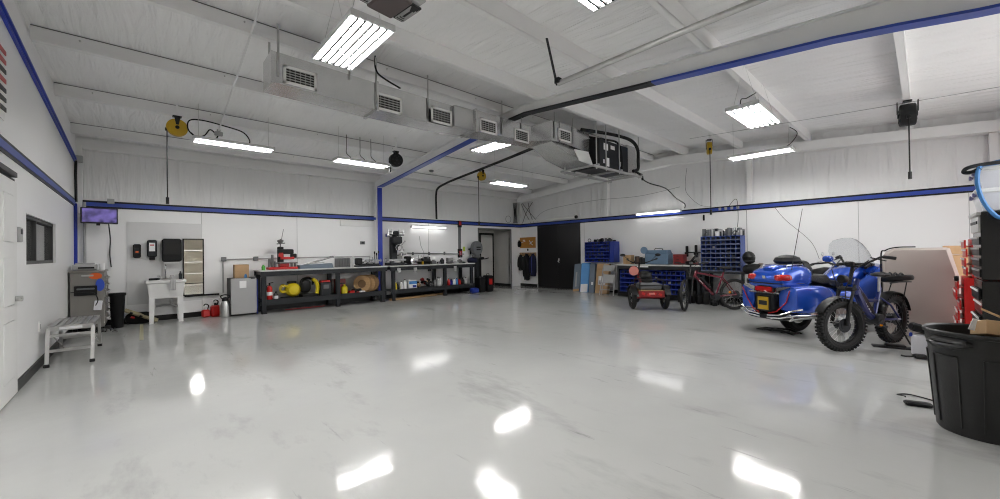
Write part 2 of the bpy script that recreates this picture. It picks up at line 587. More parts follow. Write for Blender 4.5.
# alcove door
d = struct('door_3', MB().box((10.22, 11.955, 1.02), (.62, .04, 2.02)), mat('alcove_door_paint', (.60, .59, .57), .5, var=.02))
b = MB()
for x in (9.88, 10.56):
    b.box((x, 11.95, 1.05), (.07, .05, 2.1))
b.box((10.22, 11.95, 2.09), (.75, .05, .07))
b.build('door_frame', M_BLACK, d)
MB().tube([(10.47, 11.93, .98), (10.47, 11.88, .98), (10.38, 11.88, .98)], .012).build('door_handle', M_STEEL, d)
struct('trim_5', MB().box((OX1 - .01, YB - .01, 1.12), (.035, .03, 2.24)).box(((OX0 + OX1) / 2, YB - .008, OZ), (OX1 - OX0, .02, .025)).box((OX0, YB - .008, 1.12), (.03, .02, 2.24)), M_MGREY)

# ---------------------------------------------------------------- steel frame
def section(name, poly, axis, d0, d1, m):
    return struct(name, MB().prism(poly, axis, d0, d1), m)
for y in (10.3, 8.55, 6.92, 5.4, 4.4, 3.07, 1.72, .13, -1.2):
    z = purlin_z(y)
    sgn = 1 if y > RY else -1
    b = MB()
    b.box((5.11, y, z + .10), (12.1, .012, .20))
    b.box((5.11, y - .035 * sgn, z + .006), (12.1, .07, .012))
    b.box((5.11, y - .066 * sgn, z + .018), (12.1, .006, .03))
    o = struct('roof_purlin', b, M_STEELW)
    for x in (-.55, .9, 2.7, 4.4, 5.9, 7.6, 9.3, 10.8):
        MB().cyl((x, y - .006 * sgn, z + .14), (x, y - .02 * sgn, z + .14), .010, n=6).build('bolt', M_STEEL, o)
    MB().box((5.11, y - .008 * sgn, z + .192), (12.1, .012, .008)).build('gap_shade', M_MGREY, o)  # grey strip put in for the shadow line along the purlin's top edge
# tapered rafter across the middle of the shop
RX = 5.10
def raf_bot(y):
    return purlin_z(y) - (.15 + .10 * min(1, abs(y - 5.1) / 5.2) + (.09 if y < .4 else 0) * min(1, (.4 - y) / 1.0))
b = MB()
ys = [10.72, 8, 6.5, RY, 3.3, 1.5, .4, -.5, YF + .1]
b.prism([(y, raf_bot(y)) for y in ys] + [(y, purlin_z(y) - .002) for y in reversed(ys)], 'x', RX - .008, RX + .008)
for a, c in zip(ys, ys[1:]):
    b.prism([(a, purlin_z(a) - .014), (c, purlin_z(c) - .014), (c, purlin_z(c) - .002), (a, purlin_z(a) - .002)], 'x', RX - .07, RX + .07)
raf = struct('steel_rafter', b, M_STEELW)
def flange(y0, y1, nm, m, n=8):
    b = MB()
    for i in range(n):
        a, c = y0 + (y1 - y0) * i / n, y0 + (y1 - y0) * (i + 1) / n
        b.prism([(a, raf_bot(a) - .02), (c, raf_bot(c) - .02), (c, raf_bot(c) + .006), (a, raf_bot(a) + .006)], 'x', RX - .072, RX + .072)
    b.build(nm, m, raf)
flange(10.72, 5.6, 'painted_flange', M_BLUE2)
flange(5.6, 2.45, 'bare_flange', M_DGREY)
flange(2.45, YF + .1, 'painted_flange', M_BLUE2)
# column under it
b = MB()
b.box((RX, 10.85, 1.75), (.012, .25, 3.5))
b.box((RX, 10.975, 1.75), (.14, .015, 3.5))
b.box((RX, 10.78, 3.28), (.14, .26, .02))
colm = struct('steel_column', b, M_STEELW)
MB().box((RX, 10.72, 1.72), (.14, .016, 3.14)).build('painted_flange', M_BLUE, colm)
# frame against the left wall
def lb(y):
    return purlin_z(y) - .29
b = MB()
ys = [10.98, 8, 6.5, RY, 3, 1, YF + .1]
b.prism([(y, lb(y)) for y in ys] + [(y, purlin_z(y) - .002) for y in reversed(ys)], 'x', XL + .001, XL + .018)
b.box((XL + .05, 10.92, 2.85), (.1, .1, 1.3))
fl = struct('end_frame', b, M_STEELW)
b = MB()
for i in range(10):
    a, c = 10.95 + (YF + .1 - 10.95) * i / 10, 10.95 + (YF + .1 - 10.95) * (i + 1) / 10
    b.prism([(a, lb(a) - .085), (c, lb(c) - .085), (c, lb(c)), (a, lb(a))], 'x', XL + .001, XL + .024)
    b.prism([(a, lb(a) - .05), (c, lb(c) - .05), (c, lb(c) - .03), (a, lb(a) - .03)], 'x', XL + .001, XL + .045)
b.build('painted_flange', M_BLUE, fl)
MB().box((XL + .022, 10.80, 1.19), (.044, .06, 2.36)).build('painted_flange', M_BLUE, fl)
MB().box((XL + .06, 10.84, 3.22), (.12, .10, .13), bev=.01).build('junction_box', M_LGREY, fl)
MB().tube([(XL + .03, 10.80, 3.18), (XL + .025, 10.80, 2.9), (XL + .03, 10.80, 2.4)], .022).build('cable_bundle', M_BLACK, fl)
# rake beam and posts of the right gable, eave strut of the back wall
ys = [10.98, 8, 6, 5.3, RY, 4.5, 3, 1, YF]
b = MB().prism([(y, purlin_z(y) - .205 - (.02 if abs(y - RY) < .5 else 0)) for y in ys] + [(y, purlin_z(y) - .004) for y in reversed(ys)], 'x', 10.99, 11.24)
rk = struct('rake_beam', b, M_STEELW)
for y in (6.98, 2.93, -.84):
    struct('gable_post', MB().box((11.16, y, (2.48 + purlin_z(y) - .21) / 2), (.16, .10, purlin_z(y) - .21 - 2.48)), M_STEELW)
struct('gable_post', MB().box((11.16, 10.93, 2.9), (.12, .08, .85)), M_STEELW)
struct('eave_strut', MB().box((5.1, 10.98, 3.47), (12.1, .14, .05)).box((5.1, 11.04, 3.56), (12.1, .02, .2)), M_STEELW)
# seams between the wall panels
b = MB()
for x in (.98, 2.95, 6.9, 8.1):
    b.box((x, YB - .002, 1.2), (.008, .006, 2.24))
for y in (7.9, .95, -.55):
    b.box((XR - .002, y, 1.2), (.006, .008, 2.24))
struct('trim_6', b, M_LGREY)
# ================================================================ lamps
def fixture(name, label, loc, L, W, tubes, rz, group, hang=None, wires=2, cord=None):
    # tubes run along local x; origin at the fixture's underside centre
    t = thing(name, label, 'light', loc, rz, group)
    b = MB()
    b.use(M_PAN).box((0, 0, .050), (L, W, .012))
    for s in (-1, 1):
        b.box((0, s * W / 2, .025), (L, .008, .05))
        b.box((s * (L / 2 - .012), 0, .022), (.024, W, .045))
    n = len(tubes)
    b.use(M_REFL).box((0, 0, .040), (L - .05, W - .02, .006))
    for i in range(n - 1):
        y = (tubes[i] + tubes[i + 1]) / 2
        b.prism([(y - .014, .04), (y + .014, .04), (y + .009, -.008), (y - .009, -.008)], 'x', -L / 2 + .03, L / 2 - .03)
    b.build('housing', None, t)
    for y in tubes:
        MB().cyl((-L / 2 + .03, y, .018), (L / 2 - .03, y, .018), .0135, n=8).build('lamp_tube', M_TUBE if name[0] == 'h' else M_TUBES, t)
    for s in (-1, 1):
        MB().box((s * (L / 2 - .03), 0, .024), (.02, W * .94, .034), bev=.004).build('lamp_holder', M_LGREY, t)
    top = hang if hang is not None else .4
    for s in (-1, 1):
        if W > .34:
            MB().tube([(s * (L / 2 - .15), -W / 2 + .05, .045), (s * (L / 2 - .15), 0, top), (s * (L / 2 - .15), W / 2 - .05, .045)], .003, n=4).build('hanger_wire', M_STEEL, t)
        else:
            MB().cyl((s * (L / 2 - .08), 0, .045), (s * (L / 2 - .08), 0, top), .003, n=4).build('hanger_wire', M_STEEL, t)
    if cord:
        MB().tube(smoothpath(cord), .007).build('power_cord', M_BLACK, t)
    return t
def spread(n, w):
    return [-w / 2 + w * i / (n - 1) for i in range(n)]
six = spread(6, .34)
G1 = 'high bay fluorescent fixtures'
def up(y, z):
    return roof_z(y) + .01 - z
fixture('high_bay_light', 'large white six tube ceiling fixture in front of the duct, below the opener motor', (1.53, 3.81, 3.40), 1.04, .41, six, PI / 2, G1, hang=up(3.8, 3.4))
fixture('high_bay_light', 'six tube ceiling fixture hanging over the bicycles near the right wall', (6.74, 1.695, 3.30), 1.21, .41, six, 0, G1, hang=up(1.7, 3.3), cord=[(-.3, .1, .05), (-.2, .12, .25), (0, .1, .32), (.1, 0, .4)])
fixture('high_bay_light', 'six tube ceiling fixture cut off by the top of the photo', (2.29, 1.70, 3.40), 1.2, .40, six, 0, G1, hang=up(1.7, 3.4))
fixture('high_bay_light', 'added six tube fill fixture, unseen overhead along the left wall', (-.15, 3.3, 3.35), 1.2, .41, six, PI / 2, G1, hang=up(3.3, 3.35))  # unseen lamp added to brighten the left wall and ceiling
fixture('high_bay_light', 'tube ceiling fixture half hidden behind the duct, beside the blue rafter', (5.42, 6.08, 3.55), 1.1, .38, spread(4, .28), PI / 2, G1, hang=up(6.1, 3.55))
two = spread(2, .15)
G2 = 'two tube strip lights'
fixture('strip_light', 'two tube strip light beside the round yellow reel on the left', (1.23, 8.30, 3.30), 1.2, .30, two, 0, G2, hang=up(8.3, 3.3))
fixture('strip_light', 'two tube strip light with its end behind the black reel', (3.44, 8.04, 3.25), 1.14, .32, two, 0, G2, hang=up(8.0, 3.25))
fixture('strip_light', 'two tube strip light right of the small yellow reel, above the doorway', (7.27, 7.52, 3.15), 1.2, .32, two, 0, G2, hang=up(7.5, 3.15))
fixture('strip_light', 'two tube strip light in front of the right wall beam', (9.27, 2.25, 3.25), 1.12, .34, two, PI / 2, G2, hang=up(2.25, 3.25), cord=[(-.3, .0, .05), (-.5, .05, .1), (-.62, 0, .3), (-.5, 0, .45)])
def wall_lamp(label, loc, L, rz):
    t = thing('wall_tube_light', label, 'light', loc, rz, 'single tube lights on the walls')
    MB().box((0, .022, .0), (L + .06, .044, .07), bev=.008).build('housing', M_PAN, t)
    MB().cyl((-L / 2, -.025, -.006), (L / 2, -.025, -.006), .022, n=10).build('lamp_tube', M_TUBEW, t)
    b = MB()
    for s in (-1, 1):
        b.box((s * (L / 2 + .015), -.015, -.006), (.03, .065, .055), bev=.005)
    b.build('end_cap', M_PAN, t)
wall_lamp('glowing tube light fixed on the blue stripe of the right wall', (11.115, 5.27, 2.44), 1.29, PI / 2 * -1)
wall_lamp('glowing tube light on the back wall above the second bench', (6.89, 10.93, 2.19), 1.26, 0)

# ================================================================ air duct
t = thing('air_duct', 'galvanised rectangular duct with grilles running under the ridge', 'duct', (1.09, 5.2, 3.33))
def D(x, y, z):
    return (x - 1.09, y - 5.2, z - 3.33)
def ring(x, y0, y1, z0, z1):
    return [D(x, y0, z0), D(x, y1, z0), D(x, y1, z1), D(x, y0, z1)]
F0, B0 = 5.0, 5.40
b = MB()
b.loft([ring(1.09, F0, B0, 3.32, 3.68), ring(2.36, F0, B0, 3.30, 3.66)])
b.box(D(2.36, 5.2, 3.48), (.03, .44, .40))
b.build('duct_section', M_GALV, t)
MB().loft([ring(2.36, F0, B0, 3.305, 3.665), ring(3.60, F0, B0, 3.31, 3.66)]).build('duct_section', M_GALV, t)
b = MB()
b.loft([ring(3.60, F0 - .06, B0, 3.33, 3.655), ring(4.08, F0 + .02, B0, 3.36, 3.70)])
b.build('duct_section', M_GALV, t)
b = MB()
b.loft([ring(4.08, F0, B0, 3.345, 3.71), ring(4.75, F0, B0, 3.39, 3.715), ring(5.42, F0, B0, 3.43, 3.72)])
b.box(D(4.08, 5.2, 3.53), (.025, .43, .39))
b.build('duct_section', M_GALV, t)
b = MB()
b.loft([ring(5.42, F0, B0, 3.44, 3.72), ring(5.70, 4.74, B0, 3.44, 3.83), ring(6.05, 4.74, B0, 3.46, 3.84), ring(6.92, 4.74, B0, 3.40, 3.80)])
b.box(D(5.95, 5.07, 3.65), (.02, .69, .41))
b.build('duct_section', M_GALV, t)
b = MB()
b.loft([[D(5.75, 4.78, 3.44), D(5.75, 5.3, 3.44), D(6.45, 5.3, 3.42), D(6.45, 4.78, 3.42)],
        [D(6.25, 4.72, 3.25), D(6.25, 5.35, 3.25), D(6.95, 5.35, 3.12), D(6.95, 4.66, 3.12)]])
b.build('drop_hood', M_GALV, t)
MB().prism([(0, 0), (.46, .02), (.62, -.24), (.16, -.20)], 'y', -.012, .012, c=D(6.30, 4.66, 3.36)).build('hood_flap', M_WHITE, t)
for x0, x1, z0, z1, y in ((1.225, 1.565, 3.352, 3.533, 5), (2.345, 2.71, 3.32, 3.523, 5), (3.195, 3.54, 3.32, 3.526, 4.955), (4.17, 4.525, 3.38, 3.58, 5), (4.99, 5.33, 3.38, 3.58, 5), (5.91, 6.285, 3.505, 3.705, 4.74)):
    xm, zm, w, h = (x0 + x1) / 2, (z0 + z1) / 2, x1 - x0, z1 - z0
    y -= .008
    b = MB()
    for s in (-1, 1):
        b.box(D(xm, y, zm + s * h / 2), (w + .03, .016, .03))
        b.box(D(xm + s * w / 2, y, zm), (.03, .016, h + .03))
    g = b.build('grille', M_WHITE, t)
    MB().box(D(xm, y + .006, zm), (w, .006, h)).build('grille_opening', M_DARK, g)
    b = MB()
    for k in range(6):
        b.box(D(xm, y, z0 + h * (k + .5) / 6), (w, .012, .010), r=(.5, 0, 0))
    for k in range(1, 6):
        b.box(D(x0 + w * k / 6, y + .003, zm), (.006, .008, h))
    b.build('grille_louvre', M_LGREY, g)
for x, y, z in ((1.16, 4.99, 3.4), (1.16, 5.41, 3.4), (1.98, 4.99, 3.6), (2.34, 4.985, 3.36), (3.15, 4.985, 3.35), (4.66, 4.985, 3.42), (5.15, 4.985, 3.6), (5.78, 4.73, 3.5), (6.35, 4.73, 3.5)):
    zt = 4.0 - 0 * z
    MB().box(D(x, y, (z + zt) / 2), (.028, .004, zt - z), r=(0, 0, .3)).build('hanger_strap', M_STEEL, t)
# ---------------------------------------------------------------- air handler on its hung platform
t = thing('air_handler', 'grey air handler on a hung strut platform with black hoses', 'air conditioner', (7.6, 4.8, 3.06))
def U(x, y, z):
    return (x - 7.6, y - 4.8, z - 3.06)
b = MB()
for y in (4.45, 5.25):
    b.box(U(7.6, y, 3.05), (1.95, .05, .04))
for x in (6.72, 7.6, 8.48):
    b.box(U(x, 4.85, 3.07), (.05, .95, .03))
b.build('platform', M_LGREY, t)
MB().box(U(6.98, 4.9, 3.40), (.12, .66, .62), bev=.01).build('plenum', M_DARK, t)
MB().box(U(7.62, 4.88, 3.40), (1.16, .62, .60), bev=.012).build('cabinet', M_DGREY, t)
MB().box(U(8.42, 4.9, 3.44), (.40, .6, .68), bev=.01).build('return_plenum', M_GALV, t)
b = MB()
for x, z, w, h in ((7.28, 3.56, .16, .14), (7.55, 3.58, .16, .08), (7.36, 3.24, .09, .18), (7.86, 3.27, .10, .1), (7.2, 3.24, .05, .08)):
    b.box(U(x, 4.566, z), (w, .006, h))
b.build('data_plate', M_PAPER, t)
for x in (6.75, 7.1, 7.62, 8.46):
    for y in (4.45, 5.25):
        MB().cyl(U(x, y, 3.0), U(x, y, 3.98), .013, n=6).build('hanger_rod', M_STEEL, t)
b = MB()
b.tube(smoothpath([U(6.6, 4.70, 3.82), U(7.1, 4.6, 3.84), U(7.7, 4.52, 3.86), U(8.15, 4.45, 3.82), U(8.36, 4.42, 3.66), U(8.38, 4.42, 3.4), U(8.36, 4.42, 3.2), U(8.2, 4.45, 3.14)]), .036, n=8)
b.build('insulated_hose', M_RUBBER, t)
b = MB()
b.tube(smoothpath([U(6.7, 4.9, 3.78), U(7.2, 4.62, 3.72), U(7.7, 4.55, 3.72), U(7.85, 4.53, 3.5), U(7.86, 4.53, 3.1)]), .022, n=7)
b.tube(smoothpath([U(8.2, 4.45, 3.16), U(8.45, 4.42, 3.1), U(8.6, 4.45, 3.1), U(8.62, 4.44, 2.98)]), .026, n=7)
b.build('drain_pipe', M_RUBBER, t)
tag(MB().tube(smoothpath([(8.62, 4.44, 3.0), (8.9, 4.4, 2.93), (9.5, 4.3, 2.86), (10.4, 4.42, 2.70), (11.1, 4.5, 2.62), (11.1, 4.5, 2.5)]), .014).build('cable', M_BLACK), 'black cable sagging from the air handler to the right wall', 'cable')
tag(MB().tube(smoothpath([(5.98, 5.42, 3.50), (6.50, 6.8, 3.60), (6.93, 8.5, 3.64), (7.05, 9.6, 3.60), (7.11, 10.3, 3.55), (7.13, 10.75, 3.46), (7.16, 10.90, 3.28), (7.17, 10.92, 2.9), (7.18, 10.92, 2.47)]), .034, n=8).build('flexible_conduit', M_RUBBER),
    'thick black flexible conduit from the duct down to the blue stripe', 'conduit')

# ================================================================ reels
def reel(label, loc, rz, R, T, m, drop, group, arm=True):
    t = thing('cord_reel', label, 'reel', loc, rz, group)      # axis = local y, origin at the mounting plate
    b = MB()
    b.box((0, 0, -.008), (.12, .10, .016))
    gap = roof_z(loc[1]) - loc[2]
    b.box((0, T * .75, -R * .55), (.05, .012, R * 1.1))
    b.prism([(-.045, -.01), (.045, -.01), (.018, -R * 1.05), (-.018, -R * 1.05)], 'y', -T * .80, -T * .72)
    b.build('bracket', M_BLACK, t)
    if gap > .02:
        MB().box((0, 0, gap / 2), (.03, .03, gap)).build('stem', M_STEELW, t)
    b = MB()
    b.lathe([(R * .86, -T * .62), (R * .98, -T * .55), (R, -T * .3), (R, T * .3), (R * .98, T * .55), (R * .86, T * .62)], 28, c=(0, 0, -R - .05), r=(PI / 2, 0, 0))
    d = b.build('drum', m, t)
    b = MB()
    b.lathe([(R * .20, -T * .74), (R * .20, T * .74)], 16, c=(0, 0, -R - .05), r=(PI / 2, 0, 0))
    for k in range(6 if m is M_BLKPL else 0):
        a = k * PI / 3
        b.cyl((R * .6 * math.cos(a), -T * .66, -R - .05 + R * .6 * math.sin(a)), (R * .6 * math.cos(a), T * .66, -R - .05 + R * .6 * math.sin(a)), R * .10, n=8)
    b.build('hub', M_BLKPL if m is not M_BLKPL else M_DGREY, d)
    b = MB()
    b.box((-R * .9, 0, -R * 1.55 - .02), (.05, .05, .05), bev=.006)
    b.cyl((-R * .9, 0, -R * 1.55), (-R * .9, 0, -drop), .009, n=6)
    b.cyl((-R * .9, 0, -drop - .09), (-R * .9, 0, -drop + .02), .022, n=8)
    b.build('cord', M_BLACK, t)
    return t
G3 = 'retractable reels on the ceiling'
reel('large round yellow cord reel at the left, seen face on', (.44, 8.5, 3.71), .02, .145, .075, M_DYEL, 1.40, G3)
reel('round black hose reel at the end of a strip light', (4.20, 8.0, 3.64), -.1, .15, .10, M_BLKPL, .40, G3)
reel('small yellow reel beside the thick black conduit', (7.12, 8.5, 3.70), 0, .13, .09, M_DYEL, 1.50, G3)
reel('yellow and black reel edge on, in front of the right wall', (9.63, 3.33, 3.87), .42, .145, .085, M_DYEL, 1.65, G3)
reel('black reel edge on, hanging at the far right beam', (8.82, .16, 3.62), .10, .17, .15, M_BLKPL, 1.15, G3)

# ================================================================ small ceiling things
tag(MB().tube(smoothpath([(.62, 8.46, 3.46), (.72, 8.44, 3.38), (.86, 8.42, 3.36), (.97, 8.45, 3.42), (1.02, 8.5, 3.56)]), .011).build('cable', M_BLACK), 'short black cable from the yellow reel to the white cord plug', 'cable')
tag(MB().tube(smoothpath([(.95, 8.45, 3.52), (.88, 8.45, 3.56), (.80, 8.44, 3.44), (.68, 8.42, 3.40), (.58, 8.42, 3.5), (.60, 8.44, 3.66), (.78, 8.44, 3.70), (1.1, 8.42, 3.66), (1.36, 8.4, 3.6), (1.46, 8.36, 3.46), (1.43, 8.32, 3.35)]), .011).build('lamp_cable', M_BLACK), 'looped black cable feeding the left strip light', 'cable')
t = thing('pendant_outlet', 'white cord hanging from the roof with outlet box beside the yellow reel', 'outlet', (1.0, 8.4, 3.5))
MB().cyl((0, 0, .05), (-.10, -3.93, .416), .012, n=6).build('cord', M_PAPER, t)
b = MB()
b.box((0, 0, .0), (.12, .06, .07), bev=.008)
b.box((0, 0, .055), (.05, .05, .05), bev=.008)
b.build('outlet_box', M_LGREY, t)
# overhead door opener
t = thing('door_opener', 'grey and black overhead door opener motor at the top', 'motor', (1.27, 2.46, 3.06), .12)
MB().box((0, 0, .10), (.40, .30, .15), bev=.03).build('housing', M_LGREY, t)
MB().box((0, .02, .01), (.20, .26, .03), bev=.01).build('cover', mat('plum_brown_cover', (.075, .055, .055), .5), t)
for s in (-1, 1):
    b = MB()
    b.box((s * .145, .02, .015), (.085, .23, .02), bev=.005)
    b.build('lamp_lens', M_BLACK, t)
    b = MB()
    for k in range(3):
        for q in (-1, 1):
            b.box((s * .145 + q * (.034 - .010 * k), .02, .004), (.005, .19 - .045 * k, .008))
        b.box((s * .145, .115 - .022 * k, .004), (.068 - .02 * k, .005, .008))
    b.build('lens_rib', M_LGREY, t)
for x in (-.15, .15):
    MB().cyl((x, 0, .16), (x, .0, .96), .010, n=6).build('hanger_rod', M_STEEL, t)
# overhead door track with its hanger
t = thing('door_track', 'steel overhead door track crossing the ceiling from the top edge', 'rail', (3.58, 2.86, 3.30))
b = MB()
b.cyl((0, 0, 0), (-.02, -4.1, -.02), .030, n=12)
b.cyl((.05, 0, .02), (.03, -4.1, 0), .012, n=8)
b.build('rail', M_STEEL, t)
MB().box((-.10, .01, .22), (.03, .012, .52), r=(0, -.34, 0)).box((-.02, -.01, .02), (.06, .06, .06)).build('hanger', M_DGREY, t)
# smoke detector and loose wires
tag(MB().lathe([(.06, 0), (.065, -.02), (.05, -.05)], 16, c=(5.9, 9.2, 3.64)).build('ceiling_sensor', M_MGREY), 'small grey sensor on the ceiling right of the blue rafter', 'sensor')
def wire(pts, label, r=.004, m=None, name='wire', grp=None):
    return tag(MB().tube(smoothpath(pts), r, n=5).build(name, m or M_DGREY), label, 'wire', grp)
wire([(11.05, 10.15, 2.48), (11.05, 9.6, 2.85), (11.05, 8.4, 2.98), (11.05, 7.2, 3.02), (11.05, 6, 2.98), (11.05, 5.3, 3.02), (11.05, 4.6, 3.1)], 'thin grey wire drooping across the upper right wall')
wire([(11.09, 4.42, 3.6), (11.07, 4.46, 3.2), (11.07, 4.42, 2.9), (11.07, 4.1, 2.55), (11.07, 3.8, 2.48)], 'thin wire hanging down beside the ridge on the right wall')
b = MB()
for k in range(5):
    x = 10.72 + .05 * k
    b.tube(smoothpath([(x, 10.9, 3.28), (x - .02 * k + .03, 10.88, 2.9), (x + .02, 10.9, 2.48)]), .012, n=5)
b.tube([(10.45 + .14 * math.cos(a), 10.9, 2.62 + .13 * math.sin(a)) for a in [i * PI / 8 for i in range(16)]], .006, n=5, closed=True)
tag(b.build('cable_bundle', M_BLACK), 'bundle of black cables in the upper back corner', 'cable')
for k, (y0, y1) in enumerate(((10.8, 10.3), (10.2, 10.75), (10.75, 9.95), (10.45, 10.2))):
    tag(MB().tube(smoothpath([(11.07 + .012 * k, y0, 3.26), (11.07 + .012 * k, (y0 + y1) / 2 + .05, 2.9), (11.07 + .012 * k, y1, 2.48)]), .010, n=5).build('wall_cable', M_DGREY), 'one of the crossed dark cables on the right wall beside the back corner', 'cable', 'crossed cables by the back corner')
t = thing('rolled_chart', 'long pale rolled tube lying on the ledge above the black doors', 'roll', (11.09, 9.2, 2.535))
MB().cyl((0, 1.4, 0), (0, -1.0, 0), .05, n=12).build('roll', M_WHITE, t)
MB().cyl((0, -1.0, 0), (0, -1.06, 0), .058, n=12).build('end_cap', M_BLACK, t)
for k in range(4):
    tag(MB().box((0, 0, 0), (.02, .06, .07), bev=.004).build('wall_switch', M_LGREY, loc=(11.14, 3.62 - .14 * k, 2.40)), ['pale switch on the right wall stripe, leftmost of four', 'pale switch on the right wall stripe, second of four', 'pale switch on the right wall stripe, third of four', 'pale switch on the right wall stripe, nearest the looped wire'][k], 'switch', 'small switches on the stripe')
wire([(11.13, 3.42, 2.42), (11.12, 3.3, 2.58), (11.12, 3.22, 2.6), (11.13, 3.2, 2.4), (11.14, 3.2, 2.1), (11.14, 3.22, 1.9)], 'looped grey wire on the stripe beside the second post', .006)
wire([(11.14, 2.42, 2.33), (11.12, 2.2, 2.0), (11.1, 1.75, 1.5), (11.1, 1.6, 1.1)], 'thin wire running down the right wall behind the motorcycle', .004)
wire([(9.27, 3.62, 3.89), (8.93, .83, 3.655), (8.7, -1.0, 3.51)], 'taut thin wire crossing the ceiling at the right', .005, M_LGREY)
for x in (3.25, 3.55, 3.8):
    wire([(x, 8.4, 3.93), (x, 8.4, 3.66), (x - .04, 8.3, 3.5), (x + .02, 8.25, 3.42), (x + .05, 8.25, 3.38)], 'short black wire loop hanging above the middle strip light', .007, M_BLACK, 'wire_loop', 'wire loops above the strip light')
wire([(2.36, 5.05, 4.05), (2.33, 4.98, 3.86), (2.40, 4.97, 3.76), (2.70, 4.985, 3.68)], 'black wire coming down on to the duct behind the large fixture', .012, M_BLACK)
# ================================================================ left wall
t = thing('wall_thermostat', 'white box control on the left wall between door and window', 'thermostat', (XL, 6.2, 1.585))
MB().box((.022, 0, 0), (.044, .13, .15), bev=.008).build('housing', M_LGREY, t)
MB().box((.046, 0, .03), (.004, .08, .05)).build('display', M_DGREY, t)
t = thing('light_switch', 'white plate low on the left wall behind the work platform', 'switch', (XL, 7.42, .5))
MB().box((.005, 0, 0), (.01, .08, .12), bev=.003).build('plate', M_WHITE, t)
MB().box((.011, 0, 0), (.006, .03, .06)).build('socket', M_LGREY, t)
t = thing('wall_banner', 'red and dark striped banner edge high on the left wall', 'banner', (XL, 5.45, 2.95))
MB().box((.006, 0, 0), (.010, .62, .66)).build('backing', M_WHITE, t)
for k in range(7):
    b = MB().prism([(-.28, -.025), (.33, .015), (.33, .055), (-.28, .03)], 'x', .012, .018, c=(0, 0, .27 - .088 * k))
    b.build('slanted_mark', M_RED if k in (0, 1, 3) else M_DGREY, t)

# work platform
t = thing('work_platform', 'aluminium folding work platform beside the left wall', 'step stool', (-.68, 7.9, 0))
b = MB()
for k in range(7):
    b.box((-.165 + .055 * k, 0, .475), (.045, .96, .022), bev=.004)
for s in (-1, 1):
    b.box((0, s * .48, .455), (.40, .02, .055))
    b.box((s * .195, 0, .455), (.02, .96, .05))
b.build('deck', M_ALU, t)
MB().box((0, -.492, .455), (.20, .004, .03)).build('label', M_PAPER, t)
for sx in (-1, 1):
    for sy in (-1, 1):
        l = MB().box((0, 0, 0), (.035, .025, .46)).build('leg', M_ALU, t)
        l.location = (sx * .195, sy * .545, .235)
        l.rotation_euler = (sy * .28, 0, 0)
        MB().box((0, .0, -.225), (.05, .045, .04), bev=.006).build('rubber_foot', M_RUBBER, l)
for sy in (-1, 1):
    b = MB()
    b.box((0, sy * .56, .19), (.38, .02, .035))
    b.box((0, sy * .51, .37), (.38, .02, .035))
    b.build('rung', M_ALU, t)
for sx in (-1, 1):
    MB().cyl((sx * .18, -.5, .40), (sx * .18, .5, .10), .008, n=6).build('brace', M_ALU, t)

# tool cabinet against the left wall
t = thing('tool_cabinet', 'taupe steel roller tool cabinet with orange and blue stickers', 'cabinet', (-.715, 10.32, 0))
MB().box((0, 0, .60), (.42, .80, .98), bev=.012).box((0, 0, 1.10), (.45, .84, .03), bev=.006).build('body', M_TAUPE, t)
b = MB()
b.box((-.02, -.412, .77), (.28, .012, .17), bev=.01)
b.build('recess', M_BLACK, t)
MB().box((-.02, -.42, .80), (.22, .02, .03), bev=.006).build('pull', M_MGREY, t)
MB().box((0, -.41, 1.03), (.15, .012, .03), bev=.004).build('name_plate', M_LGREY, t)
MB().lathe([(.075, 0), (.075, .006)], 20, c=(.10, -.402, 1.02), r=(PI / 2, 0, 0), sc=(1.1, .75, 1)).build('sticker', M_ORANGE, t)
MB().lathe([(.075, 0), (.075, .006)], 20, c=(.155, -.402, .86), r=(PI / 2, 0, 0), sc=(.75, 1.45, 1)).build('sticker', mat('blue_sticker', (.02, .07, .45), .4), t)
for k in range(7):
    z = .22 + .122 * k
    d = MB().box((.215, 0, z), (.02, .74, .112), bev=.004).build('drawer', M_TAUPE, t)
    MB().tube([(.225, -.28, z + .02), (.262, -.26, z + .02), (.262, .26, z + .02), (.225, .28, z + .02)], .010).build('handle', M_CHROME, d)
for sx in (-1, 1):
    for sy in (-1, 1):
        MB().cyl((sx * .15 - .02, sy * .32, .05), (sx * .15 + .02, sy * .32, .05), .05, n=14).box((sx * .15, sy * .32, .085), (.05, .07, .05)).build('caster', M_BLACK, t)
MB().tube(smoothpath([(-.2, -.41, .75), (-.05, -.43, .74), (.08, -.43, .72), (.13, -.43, .60), (.10, -.43, .5)]), .008).build('cord', M_BLACK, t)
MB().box((.13, -.42, .50), (.10, .02, .17), r=(0, .1, 0), bev=.006).build('plastic_bag', M_TOTE, t)
b = MB()
b.box((0, 0, .06), (.30, .22, .10), bev=.012)
b.box((0, 0, .12), (.24, .16, .03), bev=.008)
o = tag(b.build('printer', M_LGREY, loc=(-.76, 10.2, 1.115)), 'low grey printer on top of the taupe tool cabinet', 'printer')
MB().box((.02, -.115, .05), (.2, .01, .03)).build('paper_tray', M_BLACK, o)
tag(MB().lathe([(.036, 0), (.042, .12), (.040, .12), (.035, .01)], 16).build('paper_cup', M_PAPER, loc=(-.545, 10.1, 1.115)), 'white cup on the right corner of the taupe cabinet', 'cup')
b = MB()
for k in range(9):
    b.tube(smoothpath([(-.75 + .05 * k + random.uniform(-.05, .05), 9.80 + random.uniform(-.1, .1), .03 + random.uniform(0, .06)) for _ in range(5)]), .006, n=5)
tag(b.build('cable_tangle', M_BLACK), 'tangle of black cables on the floor under the cabinet', 'cable', kind='stuff')

